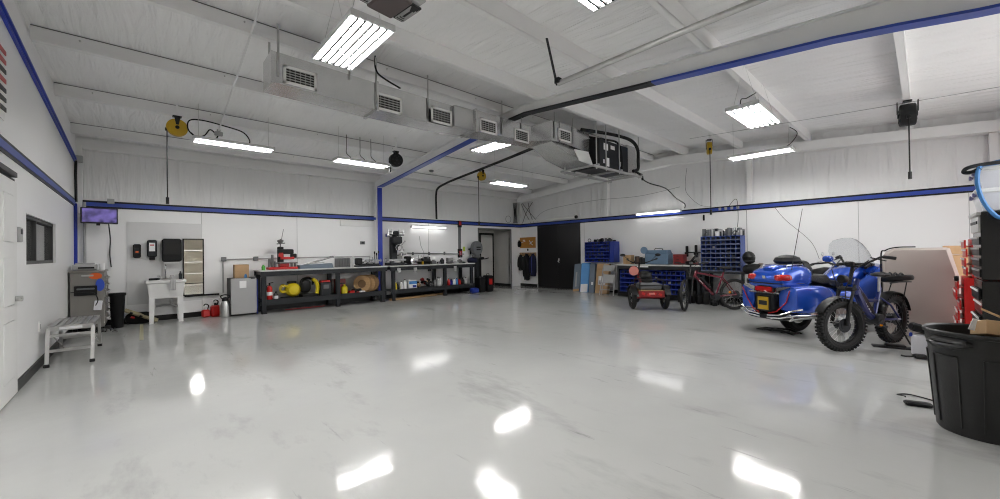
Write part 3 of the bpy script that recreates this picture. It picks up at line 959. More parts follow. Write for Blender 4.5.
# monitor in the corner
t = thing('monitor', 'flat monitor with violet screen on an arm in the left corner', 'monitor', (-.60, 10.62, 2.14), .12)
MB().box((0, 0, 0), (.50, .035, .30), bev=.006).build('casing', M_BLACK, t)
MB().box((0, -.0185, .005), (.46, .003, .255)).build('screen', M_SCREEN, t)
b = MB()
b.box((-.02, .05, 0), (.12, .06, .12), bev=.006)
b.tube([(-.02, .06, 0), (-.05, .2, 0), (-.05, .33, .02)], .018)
b.box((-.02, -.0, -.165), (.05, .03, .04))
b.build('mount', M_BLACK, t)
tag(MB().tube(smoothpath([(-.48, 10.65, 2.0), (-.47, 10.9, 1.7), (-.48, 10.95, 1.4), (-.46, 10.95, 1.15)]), .010).build('monitor_cable', M_DGREY), 'dark cable hanging down the wall under the monitor', 'cable')
tag(MB().box((0, 0, 0), (.10, .06, .10), bev=.005).build('junction_box', M_LGREY, loc=(-.46, 10.93, 2.46)), 'small pale box on the stripe above the monitor', 'box')
tag(MB().cyl((-.82, 10.93, 2.42), (-.82, 10.93, .15), .022, n=10).build('conduit_pipe', M_LGREY), 'pale vertical conduit beside the blue corner post', 'pipe')

# waste bin and the folded ramp
b = MB()
b.lathe([(.085, 0), (.11, .60), (.125, .62), (.125, .66), (.105, .66), (.08, .02)], 24)
tag(b.build('waste_bin', M_BLKPL, loc=(-.36, 10.48, 0)), 'tall black waste bin between tool cabinet and ramp board', 'bin')
t = thing('ramp_board', 'olive tan board leaning low behind the sink leg', 'board', (-.02, 10.72, 0))
b = MB().box((0, 0, .165), (.56, .10, .035), r=(.5, .50, 0), bev=.006)
b.build('board', M_TAN, t)
b = MB()
for k in range(3):
    b.box((-.15 + .14 * k, -.06, .235 - .078 * k), (.05, .04, .02), r=(.5, .5, 0))
b.build('cleat', M_BLACK, t)
t = thing('tool_bag', 'black bag lying on the floor behind the ramp board', 'bag', (-.05, 10.82, 0))
MB().ell((0, 0, .11), (.22, .10, .12), ex=.7).build('bag_body', M_DCLOTH, t)
MB().box((-.10, -.10, .14), (.06, .02, .03), r=(0, .3, 0)).build('red_tag', M_RED, t)
o = MB().box((-.02, 9.6, .001), (.05, 2.0, .002)).build('floor_tape', mat('faded_yellow_tape', (.40, .38, .24), .3, var=.15))
o.rotation_euler = (0, 0, 0)
tag(o, 'faded yellow tape line on the floor in front of the sink', 'tape')

# wash area on the back wall
b = MB().box((.37, YB - .007, 1.22), (1.22, .012, 1.70))
o = tag(b.build('splash_board', mat('splash_board_white', (.66, .66, .66), .4, var=.02)), 'pale splash board fixed on the wall behind the sink', 'board')
def dispenser(name, label, x0, x1, z0, z1, m, extra):
    t = thing(name, label, 'dispenser', ((x0 + x1) / 2, YB - .012, (z0 + z1) / 2), 0)
    w, h = x1 - x0, z1 - z0
    extra(t, w, h)
    return t
def soap_a(t, w, h):
    MB().box((0, -.05, 0), (w, .10, h), bev=.02).build('housing', M_BLKPL, t)
    MB().box((0, -.102, .0), (w * .55, .006, h * .45)).build('window', M_DGREY, t)
    MB().box((0, -.106, -.02), (w * .35, .004, h * .12)).build('label', M_ORANGE, t)
dispenser('soap_dispenser', 'small black soap dispenser, leftmost above the sink', -.145, -.022, 1.33, 1.61, M_BLKPL, soap_a)
def soap_b(t, w, h):
    MB().box((0, -.05, .03), (w, .10, h * .85), bev=.02).build('housing', M_DGREY, t)
    MB().box((0, -.103, .06), (w * .6, .006, h * .42)).build('label', M_PAPER, t)
    MB().box((0, -.107, .10), (w * .4, .004, h * .06)).build('label_mark', M_RED, t)
    MB().box((0, -.05, -h * .42), (w * .6, .08, h * .16), bev=.01).build('nozzle', M_BLKPL, t)
dispenser('soap_dispenser', 'grey soap dispenser with white label between two black dispensers', .07, .225, 1.28, 1.70, M_DGREY, soap_b)
def towel(t, w, h):
    MB().box((0, -.10, 0), (w, .20, h), bev=.03).build('housing', M_BLKPL, t)
    MB().box((0, -.203, .06), (w * .86, .008, h * .60), bev=.003).build('cover', mat('smoked_plastic', (.006, .006, .007), .3), t)
    MB().box((0, -.12, -h / 2 - .015), (w * .75, .06, .04)).build('paper_towel', M_PAPER, t)
dispenser('towel_dispenser', 'wide black paper towel dispenser beside the mirror', .30, .62, 1.235, 1.725, M_BLKPL, towel)
t = thing('wall_mirror', 'tall black framed mirror leaning on the wall right of the sink', 'mirror', (.83, YB - .03, 1.11))
b = MB()
for s in (-1, 1):
    b.box((s * .175, 0, 0), (.022, .03, 1.25))
    b.box((0, 0, s * .615), (.37, .03, .022))
b.box((0, 0, -.36), (.35, .028, .016))
b.build('frame', M_BLACK, t)
MB().box((0, .004, 0), (.34, .008, 1.23)).build('mirror_pane', M_MIRR, t)
tag(MB().box((0, 0, 0), (.62, .06, .035)).build('ledge', M_BLACK, loc=(.98, YB - .03, .475)), 'thin black ledge below the mirror', 'ledge')
# utility sink
t = thing('utility_sink', 'white utility sink on splayed legs under the dispensers', 'sink', (.355, 10.68, 0))
b = MB()
b.loft([[(-.26, -.22, .50), (.26, -.22, .50), (.26, .24, .50), (-.26, .24, .50)],
        [(-.29, -.26, .80), (.29, -.26, .80), (.29, .27, .80), (-.29, .27, .80)],
        [(-.315, -.285, .82), (.315, -.285, .82), (.315, .28, .82), (-.315, .28, .82)],
        [(-.315, -.285, .86), (.315, -.285, .86), (.315, .28, .86), (-.315, .28, .86)],
        [(-.27, -.24, .86), (.27, -.24, .86), (.27, .20, .86), (-.27, .20, .86)],
        [(-.24, -.20, .56), (.24, -.20, .56), (.24, .18, .56), (-.24, .18, .56)]])
b.build('basin', M_WHITE, t)
for sx in (-1, 1):
    for sy in (-1, 1):
        b = MB().loft([[(sx * .20 + dx * .035 + sx * .03, sy * .19 + dy * .03, .0) for dx, dy in ((-1, -1), (1, -1), (1, 1), (-1, 1))],
                       [(sx * .22 + dx * .045, sy * .19 + dy * .04, .52) for dx, dy in ((-1, -1), (1, -1), (1, 1), (-1, 1))]])
        b.build('leg', M_WHITE, t)
b = MB()
b.box((.0, .22, .88), (.20, .06, .03), bev=.008)
b.tube(smoothpath([(0, .22, .88), (0, .22, 1.08), (0, .17, 1.17), (0, .09, 1.16), (0, .06, 1.08)]), .013)
for s in (-1, 1):
    b.cyl((s * .085, .22, .88), (s * .085, .22, .93), .016)
    b.box((s * .10, .20, .94), (.07, .016, .012), r=(0, 0, s * .4))
b.build('faucet', M_CHROME, t)
MB().tube(smoothpath([(.1, 0, .5), (.08, .02, .38), (.15, .05, .30), (.2, .2, .30), (.0, .27, .32), (-.15, .27, .30)]), .022).build('drain_pipe', M_LGREY, t)
b = MB().loft([[(.10 + .03 * i, -.29 - .012 * (i % 2), z) for i in range(4)] + [(.19 - .03 * i, -.298 - .012 * (i % 2), z) for i in range(4)] for z in (.66, .76, .87)])
tag(b.build('rag', M_LGREY, loc=(.31, 10.67, 0)), 'pale grey rag hanging over the front rim of the sink', 'rag')
t = thing('bottle', 'dark bottle on the right rim of the sink', 'bottle', (.60, 10.9, .86))
MB().lathe([(.028, 0), (.03, .10), (.012, .14), (.012, .17)], 14).build('body', M_DGREY, t)
tag(MB().ell((0, 0, .02), (.07, .03, .022)).build('scrub_brush', M_DGREY, loc=(.20, 10.5, .875)), 'dark brush lying on the left rim of the sink', 'brush')
tag(MB().box((0, 0, .02), (.10, .06, .04), bev=.01).build('soap_block', M_BLKPL, loc=(.14, 10.85, .86)), 'small black lump on the back left rim of the sink', 'soap')
# cans by the fridge
def gas_can(label, loc, w, h, m, cap):
    t = thing('gas_can', label, 'can', loc, .2, 'cans on the floor by the mini fridge')
    MB().box((0, 0, h / 2), (w, w * .8, h), bev=.025).build('body', m, t)
    MB().cyl((0, 0, h), (0, 0, h + .05), .025, n=12).build('cap', cap, t)
    MB().tube(smoothpath([(.03, 0, h), (.05, 0, h + .08), (.0, 0, h + .12), (-.04, 0, h + .09)]), .012).build('spout', M_BLKPL, t)
gas_can('small red fuel can with clear neck, leftmost by the mini fridge', (1.02, 10.72, 0), .14, .17, M_RED, M_PAPER)
gas_can('larger red fuel can against the silver sprayer', (1.19, 10.70, 0), .17, .25, M_RED, M_BLKPL)
t = thing('pressure_sprayer', 'silver canister sprayer with black top beside the mini fridge', 'sprayer', (1.335, 10.45, 0))
MB().lathe([(.095, 0), (.10, .02), (.10, .24), (.06, .34), (.05, .36)], 24).build('tank', M_STEEL, t)
b = MB().lathe([(.055, .35), (.06, .37), (.05, .42), (.02, .44)], 16)
b.tube(smoothpath([(-.05, 0, .40), (-.08, 0, .46), (0, 0, .49), (.08, 0, .46), (.05, 0, .40)]), .012)
b.tube(smoothpath([(.03, 0, .42), (.12, 0, .40), (.13, -.02, .2), (.12, 0, .03)]), .010)
b.build('pump_head', M_BLKPL, t)
# mini fridge
t = thing('mini_fridge', 'silver door mini fridge at the left end of the first bench', 'fridge', (1.675, 10.62, 0))
MB().box((0, .03, .43), (.49, .52, .82), bev=.008).build('body', M_BLACK, t)
MB().box((0, -.255, .44), (.49, .045, .80), bev=.012).build('door', M_SILVER, t)
MB().box((-.02, -.28, .70), (.13, .003, .16)).build('paper_note', M_PAPER, t)
MB().box((.17, -.28, .83), (.08, .004, .02)).build('badge', M_DGREY, t)
b = MB().box((0, 0, .15), (.27, .24, .30), bev=.003)
o = tag(b.build('cardboard_box', M_CARD, loc=(1.66, 10.60, .842)), 'brown cardboard box standing on the mini fridge', 'box')
MB().box((.0, -.122, .15), (.26, .002, .01)).build('flap_seam', M_WOOD, o)
t = thing('spray_bottle', 'small blue bottle in front of the cardboard box on the fridge', 'bottle', (1.72, 10.42, .842))
MB().lathe([(.028, 0), (.03, .05), (.01, .09)], 12).build('body', M_HOSEB, t)
tag(MB().box((0, 0, .40), (.02, .05, .78)).build('blue_board', M_BIN, loc=(1.94, 10.40, 0)), 'narrow blue board edge between fridge and first bench', 'board')
# conduit and outlets on the back wall
b = MB()
b.tube([(1.38, YB - .02, 1.26), (2.05, YB - .02, 1.27), (3.4, YB - .02, 1.28), (4.9, YB - .02, 1.28)], .014)
b.tube([(1.37, YB - .02, 1.27), (1.37, YB - .02, .5)], .018)
t = tag(b.build('wall_conduit', M_LGREY), 'thin pale conduit running along the back wall above the first bench', 'pipe')
for x in (1.38, 2.02):
    b = MB().box((x, YB - .03, 1.27), (.10, .06, .10), bev=.006)
    b.build('outlet_box', M_MGREY, t)
t = thing('thermostat', 'small grey thermostat on the back wall left of the blue column', 'thermostat', (4.68, YB, 1.67))
MB().box((0, -.015, 0), (.14, .03, .09), bev=.006).build('housing', M_MGREY, t)
MB().box((0, -.031, 0), (.07, .004, .04)).build('display', M_DGREY, t)
tag(MB().box((0, 0, 0), (1.0, .03, .16), bev=.004).build('duct_cover', M_WHITE, loc=(4.55, YB - .016, 2.22)), 'white boxed cover under the stripe left of the blue column', 'cover')
# ================================================================ work benches on the back wall
def bench(label, x0, x1, legs):
    t = thing('work_bench', label, 'workbench', ((x0 + x1) / 2, 10.6, 0), 0, 'long steel work benches on the back wall')
    L = x1 - x0
    cx = (x0 + x1) / 2
    MB().box((0, 0, .985), (L, .74, .03), bev=.004).build('bench_top', mat('bench_laminate', (.55, .55, .53), .4, var=.12, vscale=3), t)
    b = MB()
    b.box((0, -.345, .915), (L - .02, .05, .11))
    b.box((0, .33, .915), (L - .02, .05, .11))
    for x in legs:
        b.box((x - cx, 0, .93), (.08, .66, .08))
    b.build('top_frame', M_DGREY, t)
    MB().box((0, 0, .28), (L - .06, .68, .02)).box((0, -.335, .255), (L - .06, .03, .13), bev=.004).build('shelf', M_DGREY, t)
    for x in legs:
        for y in (-.31, .30):
            l = MB().box((x - cx, y, .45), (.09, .09, .88), bev=.006).build('leg', M_DGREY, t)
            MB().box((x - cx, y, .012), (.11, .11, .024), bev=.006).build('foot_plate', M_BLACK, l)
    return t
bench('left work bench with the red arbor press on top and yellow compressor below', 1.97, 5.08, (2.05, 3.72, 4.95))
bench('right work bench with the milling machine on top, ending by the grinder', 5.16, 8.24, (5.28, 7.05, 8.12))
TZ, SZ = 1.0, .29
# --- on the first bench
t = thing('arbor_press', 'red and black press machine at the left end of the first bench', 'press', (2.50, 10.58, TZ))
b = MB()
b.box((0, 0, .03), (.62, .34, .06), bev=.01)
b.box((.05, .05, .11), (.20, .20, .10), bev=.01)
b.build('base', M_RED, t)
b = MB()
b.box((-.02, .06, .34), (.12, .12, .42), bev=.015)
b.box((.08, .02, .43), (.34, .16, .12), bev=.02)
b.box((.26, .02, .33), (.12, .14, .10), bev=.015)
b.build('column', M_BLKPL, t)
b = MB()
b.box((-.03, -.03, .36), (.10, .06, .12), bev=.01)
b.box((.10, -.08, .27), (.30, .05, .06), bev=.01)
b.build('red_head', M_RED, t)
b = MB()
b.cyl((-.02, .05, .50), (-.02, .05, .74), .016)
b.cyl((-.10, .05, .62), (.08, .05, .64), .012)
b.lathe([(.02, .62), (.06, .66), (.075, .70), (.05, .72)], 16, c=(-.02, .05, 0))
b.cyl((.0, .05, .7), (.05, .05, .98), .006)
b.build('handle', M_GLASSES, t)
b = MB()
for x, z, h in ((-.28, .06, .20), (-.22, .06, .30), (.2, .06, .12), (-.16, .06, .14), (.28, .06, .1)):
    b.cyl((x, -.05, z), (x, -.05, z + h), .028, n=10)
b.cyl((-.15, -.1, .16), (.32, -.1, .16), .018)
b.build('spindle', M_GLASSES, t)
tag(MB().lathe([(.035, 0), (.04, .08), (.02, .11), (.02, .13)], 12).build('green_bottle', M_GREEN, loc=(2.06, 10.36, TZ)), 'green capped bottle at the left front corner of the first bench', 'bottle')
t = thing('tool_tray', 'long slate blue metal tray lying on the first bench', 'tray', (3.26, 10.5, TZ))
MB().loft([[(-.40, -.10, 0), (.40, -.10, 0), (.40, .10, 0), (-.40, .10, 0)], [(-.42, -.12, .09), (.36, -.12, .12), (.36, .12, .12), (-.42, .12, .09)]]).build('tray_body', M_SLATE, t)
MB().cyl((-.2, 0, .13), (.2, 0, .14), .012).build('rod', M_STEEL, t)
tag(MB().cyl((-.45, 0, .03), (.45, -.05, .29), .022, n=8).box((.42, -.05, .28), (.1, .04, .04)).build('pry_bar', M_GLASSES, loc=(3.3, 10.75, TZ)), 'long grey bar leaning up behind the blue tray', 'bar')
t = thing('wire_rack', 'small grey slotted rack on the first bench', 'rack', (3.98, 10.66, TZ))
MB().box((0, 0, .01), (.36, .18, .02)).build('base', M_MGREY, t)
b = MB()
for k in range(9):
    b.box((-.17 + .0425 * k, 0, .13), (.012, .16, .22))
b.build('fin', M_GLASSES, t)
tag(MB().lathe([(.03, 0), (.03, .2), (.028, .22)], 12).lathe([(.03, 0), (.03, .26), (.028, .28)], 12, c=(.09, .04, 0)).build('paper_roll', M_PAPER, loc=(4.24, 10.75, TZ)), 'upright white rolls between the rack and the lathe', 'roll')
def lathe_machine(label, loc, s, rz=0):
    t = thing('bench_lathe', label, 'lathe', loc, rz, 'metal lathes on the benches')
    MB().box((0, 0, .03 * s), (1.0 * s, .22 * s, .06 * s), bev=.01).box((.05 * s, 0, .09 * s), (.8 * s, .12 * s, .06 * s)).build('bed', M_DGREY, t)
    b = MB()
    b.box((-.36 * s, 0, .20 * s), (.22 * s, .24 * s, .26 * s), bev=.02)
    b.build('headstock', M_BLKPL, t)
    b = MB()
    b.cyl((-.25 * s, 0, .22 * s), (-.17 * s, 0, .22 * s), .09 * s, n=20)
    b.cyl((-.17 * s, 0, .22 * s), (.28 * s, 0, .22 * s), .035 * s)
    b.cyl((-.1 * s, -.02, .20 * s), (.22 * s, -.02, .20 * s), .085 * s, n=18)
    b.build('chuck', M_CHROME, t)
    b = MB()
    b.box((.35 * s, 0, .18 * s), (.16 * s, .14 * s, .18 * s), bev=.015)
    b.cyl((.42 * s, 0, .22 * s), (.52 * s, 0, .22 * s), .03 * s)
    b.torus((.53 * s, 0, .22 * s), .06 * s, .010 * s, 16, 6, rot=(0, 0, PI / 2))
    b.build('tailstock', M_LGREY, t)
    b = MB()
    b.box((.05 * s, -.1 * s, .14 * s), (.18 * s, .14 * s, .08 * s), bev=.01)
    for x in (.02, .12):
        b.cyl((x * s, -.12 * s, .16 * s), (x * s, -.16 * s, .34 * s), .008 * s)
        b.ell((x * s, -.16 * s, .34 * s), (.015 * s,) * 3)
    b.build('carriage', M_GLASSES, t)
    return t
lathe_machine('chrome lathe on the first bench left of the blue column', (4.62, 10.5, TZ), .72)
t = thing('clamp_stand', 'small stand of upright black clamps at the right end of the first bench', 'clamp', (4.98, 10.72, TZ))
MB().box((0, 0, .02), (.16, .14, .04), bev=.006).build('base', M_DGREY, t)
for x, h in ((-.06, .38), (.0, .34), (.06, .40)):
    MB().cyl((x, 0, .03), (x, 0, h), .009).box((x, -.01, h), (.03, .04, .08), bev=.008).build('clamp', M_DGREY, t)
# --- under the first bench
def extinguisher(loc, label):
    t = thing('fire_extinguisher', label, 'fire extinguisher', loc)
    MB().lathe([(.055, 0), (.06, .01), (.06, .27), (.05, .32), (.02, .345)], 18).build('cylinder', M_RED, t)
    MB().lathe([(.0605, .12), (.0605, .20)], 18, cap=False).build('label_band', M_PAPER, t)
    MB().box((.0, 0, .37), (.03, .03, .05)).box((.03, 0, .41), (.10, .02, .015), r=(0, -.2, 0)).tube([(.0, 0, .37), (-.06, 0, .34), (-.075, 0, .2)], .010).build('valve', M_BLKPL, t)
extinguisher((2.18, 10.36, SZ), 'red fire extinguisher at the left end of the lower shelf')
t = thing('air_compressor', 'yellow pancake air compressor under the first bench', 'compressor', (2.62, 10.46, SZ))
MB().lathe([(.02, -.14), (.11, -.12), (.165, -.05), (.165, .05), (.11, .12), (.02, .14)], 28, c=(.08, 0, .21), r=(PI / 2, 0, 0)).build('tank', M_YEL, t)
b = MB()
for k in range(5):
    b.torus((-.13, .0 - .02 * k, .27 - .01 * k), .075 + .008 * (k % 3), .012, 20, 6, rot=(.1 * k, .0, .15))
b.build('coiled_hose', M_YEL, t)
MB().box((0, 0, .02), (.34, .20, .05), bev=.01).box((.06, 0, .39), (.2, .1, .05), bev=.01).build('frame', M_BLKPL, t)
t = thing('small_bottle', 'dark bottle with pale label between extinguisher and compressor', 'bottle', (2.32, 10.40, SZ))
MB().lathe([(.05, 0), (.05, .13), (.02, .18), (.02, .20)], 14).build('body', M_BLKPL, t)
MB().lathe([(.051, .03), (.051, .10)], 14, cap=False).build('label', M_PAPER, t)
t = thing('power_tool', 'black and yellow power saw under the first bench', 'tool', (3.06, 10.46, SZ), .2)
b = MB()
b.box((0, 0, .05), (.40, .22, .08), bev=.015)
b.ell((-.08, 0, .28), (.13, .10, .17), ex=.8)
b.tube(smoothpath([(-.2, 0, .30), (-.16, 0, .44), (0, 0, .48), (.12, 0, .40), (.1, 0, .3)]), .028, n=8)
b.build('motor_body', M_BLKPL, t)
MB().tube(smoothpath([(.05, -.1, .45), (.14, -.1, .38), (.18, -.1, .24), (.16, -.1, .08)]), .045, n=8).build('blade_guard', M_YEL, t)
t = thing('battery_charger', 'dark grey battery charger with red top under the first bench', 'charger', (3.44, 10.44, SZ))
MB().box((0, 0, .18), (.26, .26, .34), bev=.02).build('housing', M_DGREY, t)
MB().box((.0, -.01, .37), (.22, .18, .05), bev=.01).build('red_clamp', M_RED, t)
MB().box((0, -.132, .24), (.14, .006, .10)).build('dial_plate', M_MGREY, t)
tag(MB().box((0, 0, .12), (.30, .28, .36), bev=.006).build('white_carton', M_LGREY, loc=(3.22, 10.72, SZ + .06)), 'pale carton at the back of the lower shelf', 'box')
t = thing('yellow_jug', 'short yellow jug on the lower shelf right of the middle leg', 'jug', (3.92, 10.38, SZ))
MB().box((0, 0, .11), (.14, .12, .22), bev=.03).cyl((0, 0, .22), (0, 0, .26), .03).build('body', M_YEL, t)
t = thing('red_toolbox', 'red toolbox at the back of the lower shelf behind the yellow jug', 'toolbox', (3.93, 10.72, SZ))
MB().box((0, 0, .20), (.22, .26, .40), bev=.012).build('body', M_DRED, t)
MB().box((0, -.135, .28), (.14, .02, .03)).build('latch', M_BLACK, t)
for i, (x, y, sx, sy, sz, m, lab) in enumerate(((4.12, 10.40, .14, .12, .08, M_RED, 'small red case beside the yellow jug'), (4.25, 10.48, .16, .14, .11, M_BLKPL, 'black lump of parts beside the small red case'),
        (4.40, 10.38, .16, .10, .06, M_PAPER, 'white packet lying on the lower shelf'), (4.44, 10.56, .22, .16, .12, M_DGREY, 'dark case behind the white packet'), (4.28, 10.36, .10, .08, .05, M_DRED, 'dark red block in front of the black parts'))):
    tag(MB().box((0, 0, sz / 2), (sx, sy, sz), bev=.015).build('small_case', m, loc=(x, y, SZ), rz=.2 * i), lab, 'case')
for k in range(3):
    x = 4.62 + .085 * k
    t = thing('wooden_spool', ['front wooden disc leaning on the lower shelf', 'middle wooden disc behind the front one', 'rear wooden disc nearest the bench leg'][k], 'spool', (4.44 + .15 * k, 10.46 + .06 * k, SZ + .242), -.75, 'round wooden discs under the first bench')
    MB().lathe([(.10, -.022), (.235, -.022), (.24, 0), (.235, .022), (.10, .022)], 32, r=(PI / 2, 0, .0)).build('disc', M_WOOD, t)
    MB().lathe([(.11, -.03), (.11, .03)], 18, r=(PI / 2, 0, 0)).build('core', mat('brown_core', (.16, .09, .04), .6), t)
tag(MB().cyl((-.4, 0, .02), (.5, 0, .02), .012).build('pipe_offcut', M_DRED, loc=(2.9, 10.35, .02)), 'thin dark red rod lying on the floor under the first bench', 'rod')
# --- on the second bench
t = thing('milling_machine', 'tall milling machine on the second bench right of the blue column', 'milling machine', (5.52, 10.64, TZ))
MB().box((0, 0, .04), (.46, .40, .08), bev=.01).box((0, .10, .40), (.18, .16, .80), bev=.02).build('column', M_DGREY, t)
b = MB()
b.box((.02, -.03, .75), (.30, .26, .22), bev=.03)
b.lathe([(.10, .86), (.11, .92), (.11, .99), (.07, 1.02)], 20, c=(.02, 0, 0))
b.box((.02, -.02, .90), (.46, .22, .03), bev=.01)
b.build('motor_head', M_DGREY, t)
b = MB()
b.cyl((.02, -.05, .42), (.02, -.05, .66), .05, n=14)
b.cyl((.02, -.05, .36), (.02, -.05, .44), .028)
b.cyl((-.05, -.05, .63), (.1, -.05, .63), .075, n=16)
b.build('quill', M_DGREY, t)
b = MB()
for a in (.3, 2.4, 4.5):
    b.cyl((.20, -.05, .60), (.24, -.05 + .17 * math.cos(a), .60 + .17 * math.sin(a)), .008)
    b.ell((.24, -.05 + .17 * math.cos(a), .60 + .17 * math.sin(a)), (.02,) * 3)
for x in (-.22, -.1, .12, .26):
    b.cyl((x, -.04, .92), (x, -.04, 1.06), .022)
b.cyl((-.22, -.04, 1.0), (.3, -.04, .98), .014)
b.cyl((.02, -.14, .80), (.02, .14, .80), .06, n=14)
b.torus((.02, -.2, .52), .09, .010, 18, 6)
b.cyl((-.3, -.05, .88), (-.18, -.05, .88), .05, n=12)
b.build('feed_handle', M_CHROME, t)
b = MB()
b.box((0, -.06, .16), (.56, .20, .06), bev=.008)
b.box((0, -.04, .11), (.22, .22, .06), bev=.008)
for s in (-1, 1):
    b.torus((s * .32, -.06, .16), .06, .009, 16, 6, rot=(0, 0, PI / 2))
b.build('table', M_STEEL, t)
lathe_machine('larger lathe with chrome chuck beside the milling machine', (6.18, 10.55, TZ), .80)
t = thing('indexing_head', 'round chrome indexing head in front of the second lathe', 'tool', (5.98, 10.36, TZ))
MB().lathe([(.09, -.05), (.11, -.04), (.11, .04), (.06, .05)], 20, c=(0, 0, .12), r=(PI / 2, 0, 0)).box((0, 0, .02), (.2, .12, .04)).build('head', M_CHROME, t)
t = thing('bench_motor', 'black electric motor on the second bench right of the lathes', 'motor', (6.42, 10.40, TZ))
MB().cyl((-.13, 0, .11), (.13, 0, .11), .09, n=18).box((0, 0, .02), (.24, .16, .04)).box((0, 0, .2), (.1, .08, .05), bev=.01).build('body', M_BLKPL, t)
tag(MB().box((0, 0, .05), (.05, .05, .10), bev=.01).build('yellow_can', M_DYEL, loc=(6.26, 10.30, TZ)), 'tiny yellow can in front of the black motor', 'can')
items = [(6.75, .16, .12, .14, M_GLASSES, 'grey clamp block right of the black motor'), (6.95, .10, .10, .10, M_CHROME, 'small chrome block left of the angled vise'), (7.08, .10, .12, .18, M_DGREY, 'dark upright block left of the bench vise'),
         (7.60, .18, .14, .07, M_LGREY, 'pale flat casting right of the bench vise'), (7.78, .12, .14, .13, M_GLASSES, 'grey rounded part beside the pale casting'), (7.92, .14, .12, .05, M_DGREY, 'dark flat plate near the bench end')]
for x, sx, sy, sz, m, lab in items:
    b = MB().box((0, 0, sz * .4), (sx, sy, sz * .8), bev=.012)
    b.cyl((0, 0, sz * .7), (0, 0, sz), sx * .3, n=12)
    tag(b.build('machine_part', m, loc=(x, 10.48, TZ)), lab, 'part', 'loose machine parts on the second bench')
t = thing('bench_vise', 'grey bench vise in the middle of the second bench', 'vise', (7.32, 10.42, TZ))
b = MB().box((0, 0, .04), (.18, .16, .08), bev=.015).box((0, .04, .13), (.16, .10, .12), bev=.015)
b.build('body', M_GLASSES, t)
b = MB().box((0, -.08, .13), (.16, .07, .12), bev=.015).cyl((0, -.22, .12), (0, .05, .12), .018).cyl((-.09, -.21, .12), (.09, -.21, .12), .008)
b.build('jaw', M_STEEL, t)
b = MB()
b.cyl((6.1, 10.93, 1.36), (8.3, 10.93, 1.30), .016)
for x in (6.3, 6.9, 7.5, 8.1):
    b.box((x, 10.955, 1.34), (.05, .04, .10), bev=.006)
tag(b.build('wall_rail', M_MGREY), 'grey rail fixed along the back wall above the second bench', 'rail')
tag(MB().tube([(6.55, 10.97, 1.9), (6.6, 10.97, 1.6), (6.72, 10.97, 1.35), (6.70, 10.97, 1.2)], .006).build('wire', M_LGREY), 'thin pale wire down the back wall under the tube light', 'wire')
# --- under the second bench
def bottle(x, y, h, r, m, lab, cap=M_BLKPL, capm=None):
    t = thing('fluid_bottle', lab, 'bottle', (x, y, SZ), 0, 'bottles and jugs on the second lower shelf')
    MB().lathe([(r * .95, 0), (r, .01), (r, h * .68), (r * .4, h * .86), (r * .4, h * .92)], 16).build('body', m, t)
    MB().lathe([(r * .45, h * .90), (r * .45, h)], 12).build('cap', cap, t)
for a in ((5.36, 10.34, .26, .05, M_YEL, 'yellow bottle at the left end of the second lower shelf'), (5.46, 10.42, .22, .045, M_BLKPL, 'black bottle beside the yellow one'),
          (5.56, 10.34, .26, .05, M_PAPER, 'white bottle left of the blue pack'), (5.68, 10.36, .30, .055, M_PAPER, 'tall white jug touching the blue pack'),
          (6.72, 10.36, .26, .05, M_GLASSES, 'silver can right of the tangled parts'), (6.84, 10.36, .31, .06, M_LGREY, 'tall pale jug near the middle leg'), (6.95, 10.42, .30, .05, M_PAPER, 'white bottle against the middle leg'),
          (7.24, 10.36, .24, .05, M_RED, 'red bottle right of the middle leg'), (7.34, 10.36, .22, .05, M_BIN, 'blue bottle beside the red one'), (7.46, 10.36, .24, .05, M_PAPER, 'white bottle between two blue bottles'),
          (7.56, 10.36, .24, .05, M_HOSEB, 'lighter blue bottle in the row'), (7.68, 10.38, .20, .05, M_RED, 'small red bottle near the dark jars'), (7.80, 10.36, .24, .055, M_BLKPL, 'black jar near the right end of the shelf'), (7.93, 10.36, .24, .05, M_LGREY, 'pale bottle at the right end of the shelf')):
    bottle(*a)
t = thing('blue_pack', 'blue and white printed pack on the second lower shelf', 'pack', (5.92, 10.38, SZ))
MB().box((0, 0, .13), (.26, .16, .26), bev=.006).build('carton', M_PAPER, t)
MB().box((0, -.082, .19), (.26, .003, .09)).build('blue_band', M_HOSEB, t)
MB().box((.05, -.082, .08), (.12, .003, .07)).build('blue_mark', M_BIN, t)
b = MB()
for k in range(26):
    m = random.choice((M_BLKPL, M_DGREY, M_WOOD, M_GLASSES, M_DRED, M_BLKPL))
    b.use(m)
    x, y, z = random.uniform(-.26, .26), random.uniform(-.1, .12), random.uniform(.03, .05)
    h = max(0, .24 - abs(x) * .6) * random.random()
    b.box((x, y, z + h), (random.uniform(.06, .14), random.uniform(.04, .09), random.uniform(.04, .08)), r=(random.random(), random.random(), random.random() * 3), bev=.01)
tag(b.build('parts_heap', None, None, (6.36, 10.42, SZ + .03)), 'heap of dark tools and brass fittings on the second lower shelf', 'tools', None, 'stuff')
for i, (x, l, lab) in enumerate(((5.7, 1.0, 'brown plank on the floor under the second bench, left'), (6.4, .9, 'brown plank on the floor under the second bench, middle'), (6.9, .7, 'brown plank on the floor under the second bench, near the middle leg'))):
    tag(MB().box((0, 0, .03), (l, .12, .05), bev=.005).build('plank', M_WOOD, loc=(x, 10.40 + .12 * i, 0.0), rz=.08 - .05 * i), lab, 'plank', 'planks under the second bench')
for i, x in enumerate((5.42, 5.95, 6.44, 7.4)):
    tag(MB().box((0, 0, 0), (.11, .015, .13), bev=.004).build('hang_tag', M_LGREY if i != 2 else M_BLKPL, loc=(x, 10.215, .86)), ['pale tag on the second bench front rail, leftmost', 'pale tag hanging above the blue pack', 'black tag hanging over the parts heap', 'pale tag on the rail over the red bottle'][i], 'tag', 'tags on the second bench front')
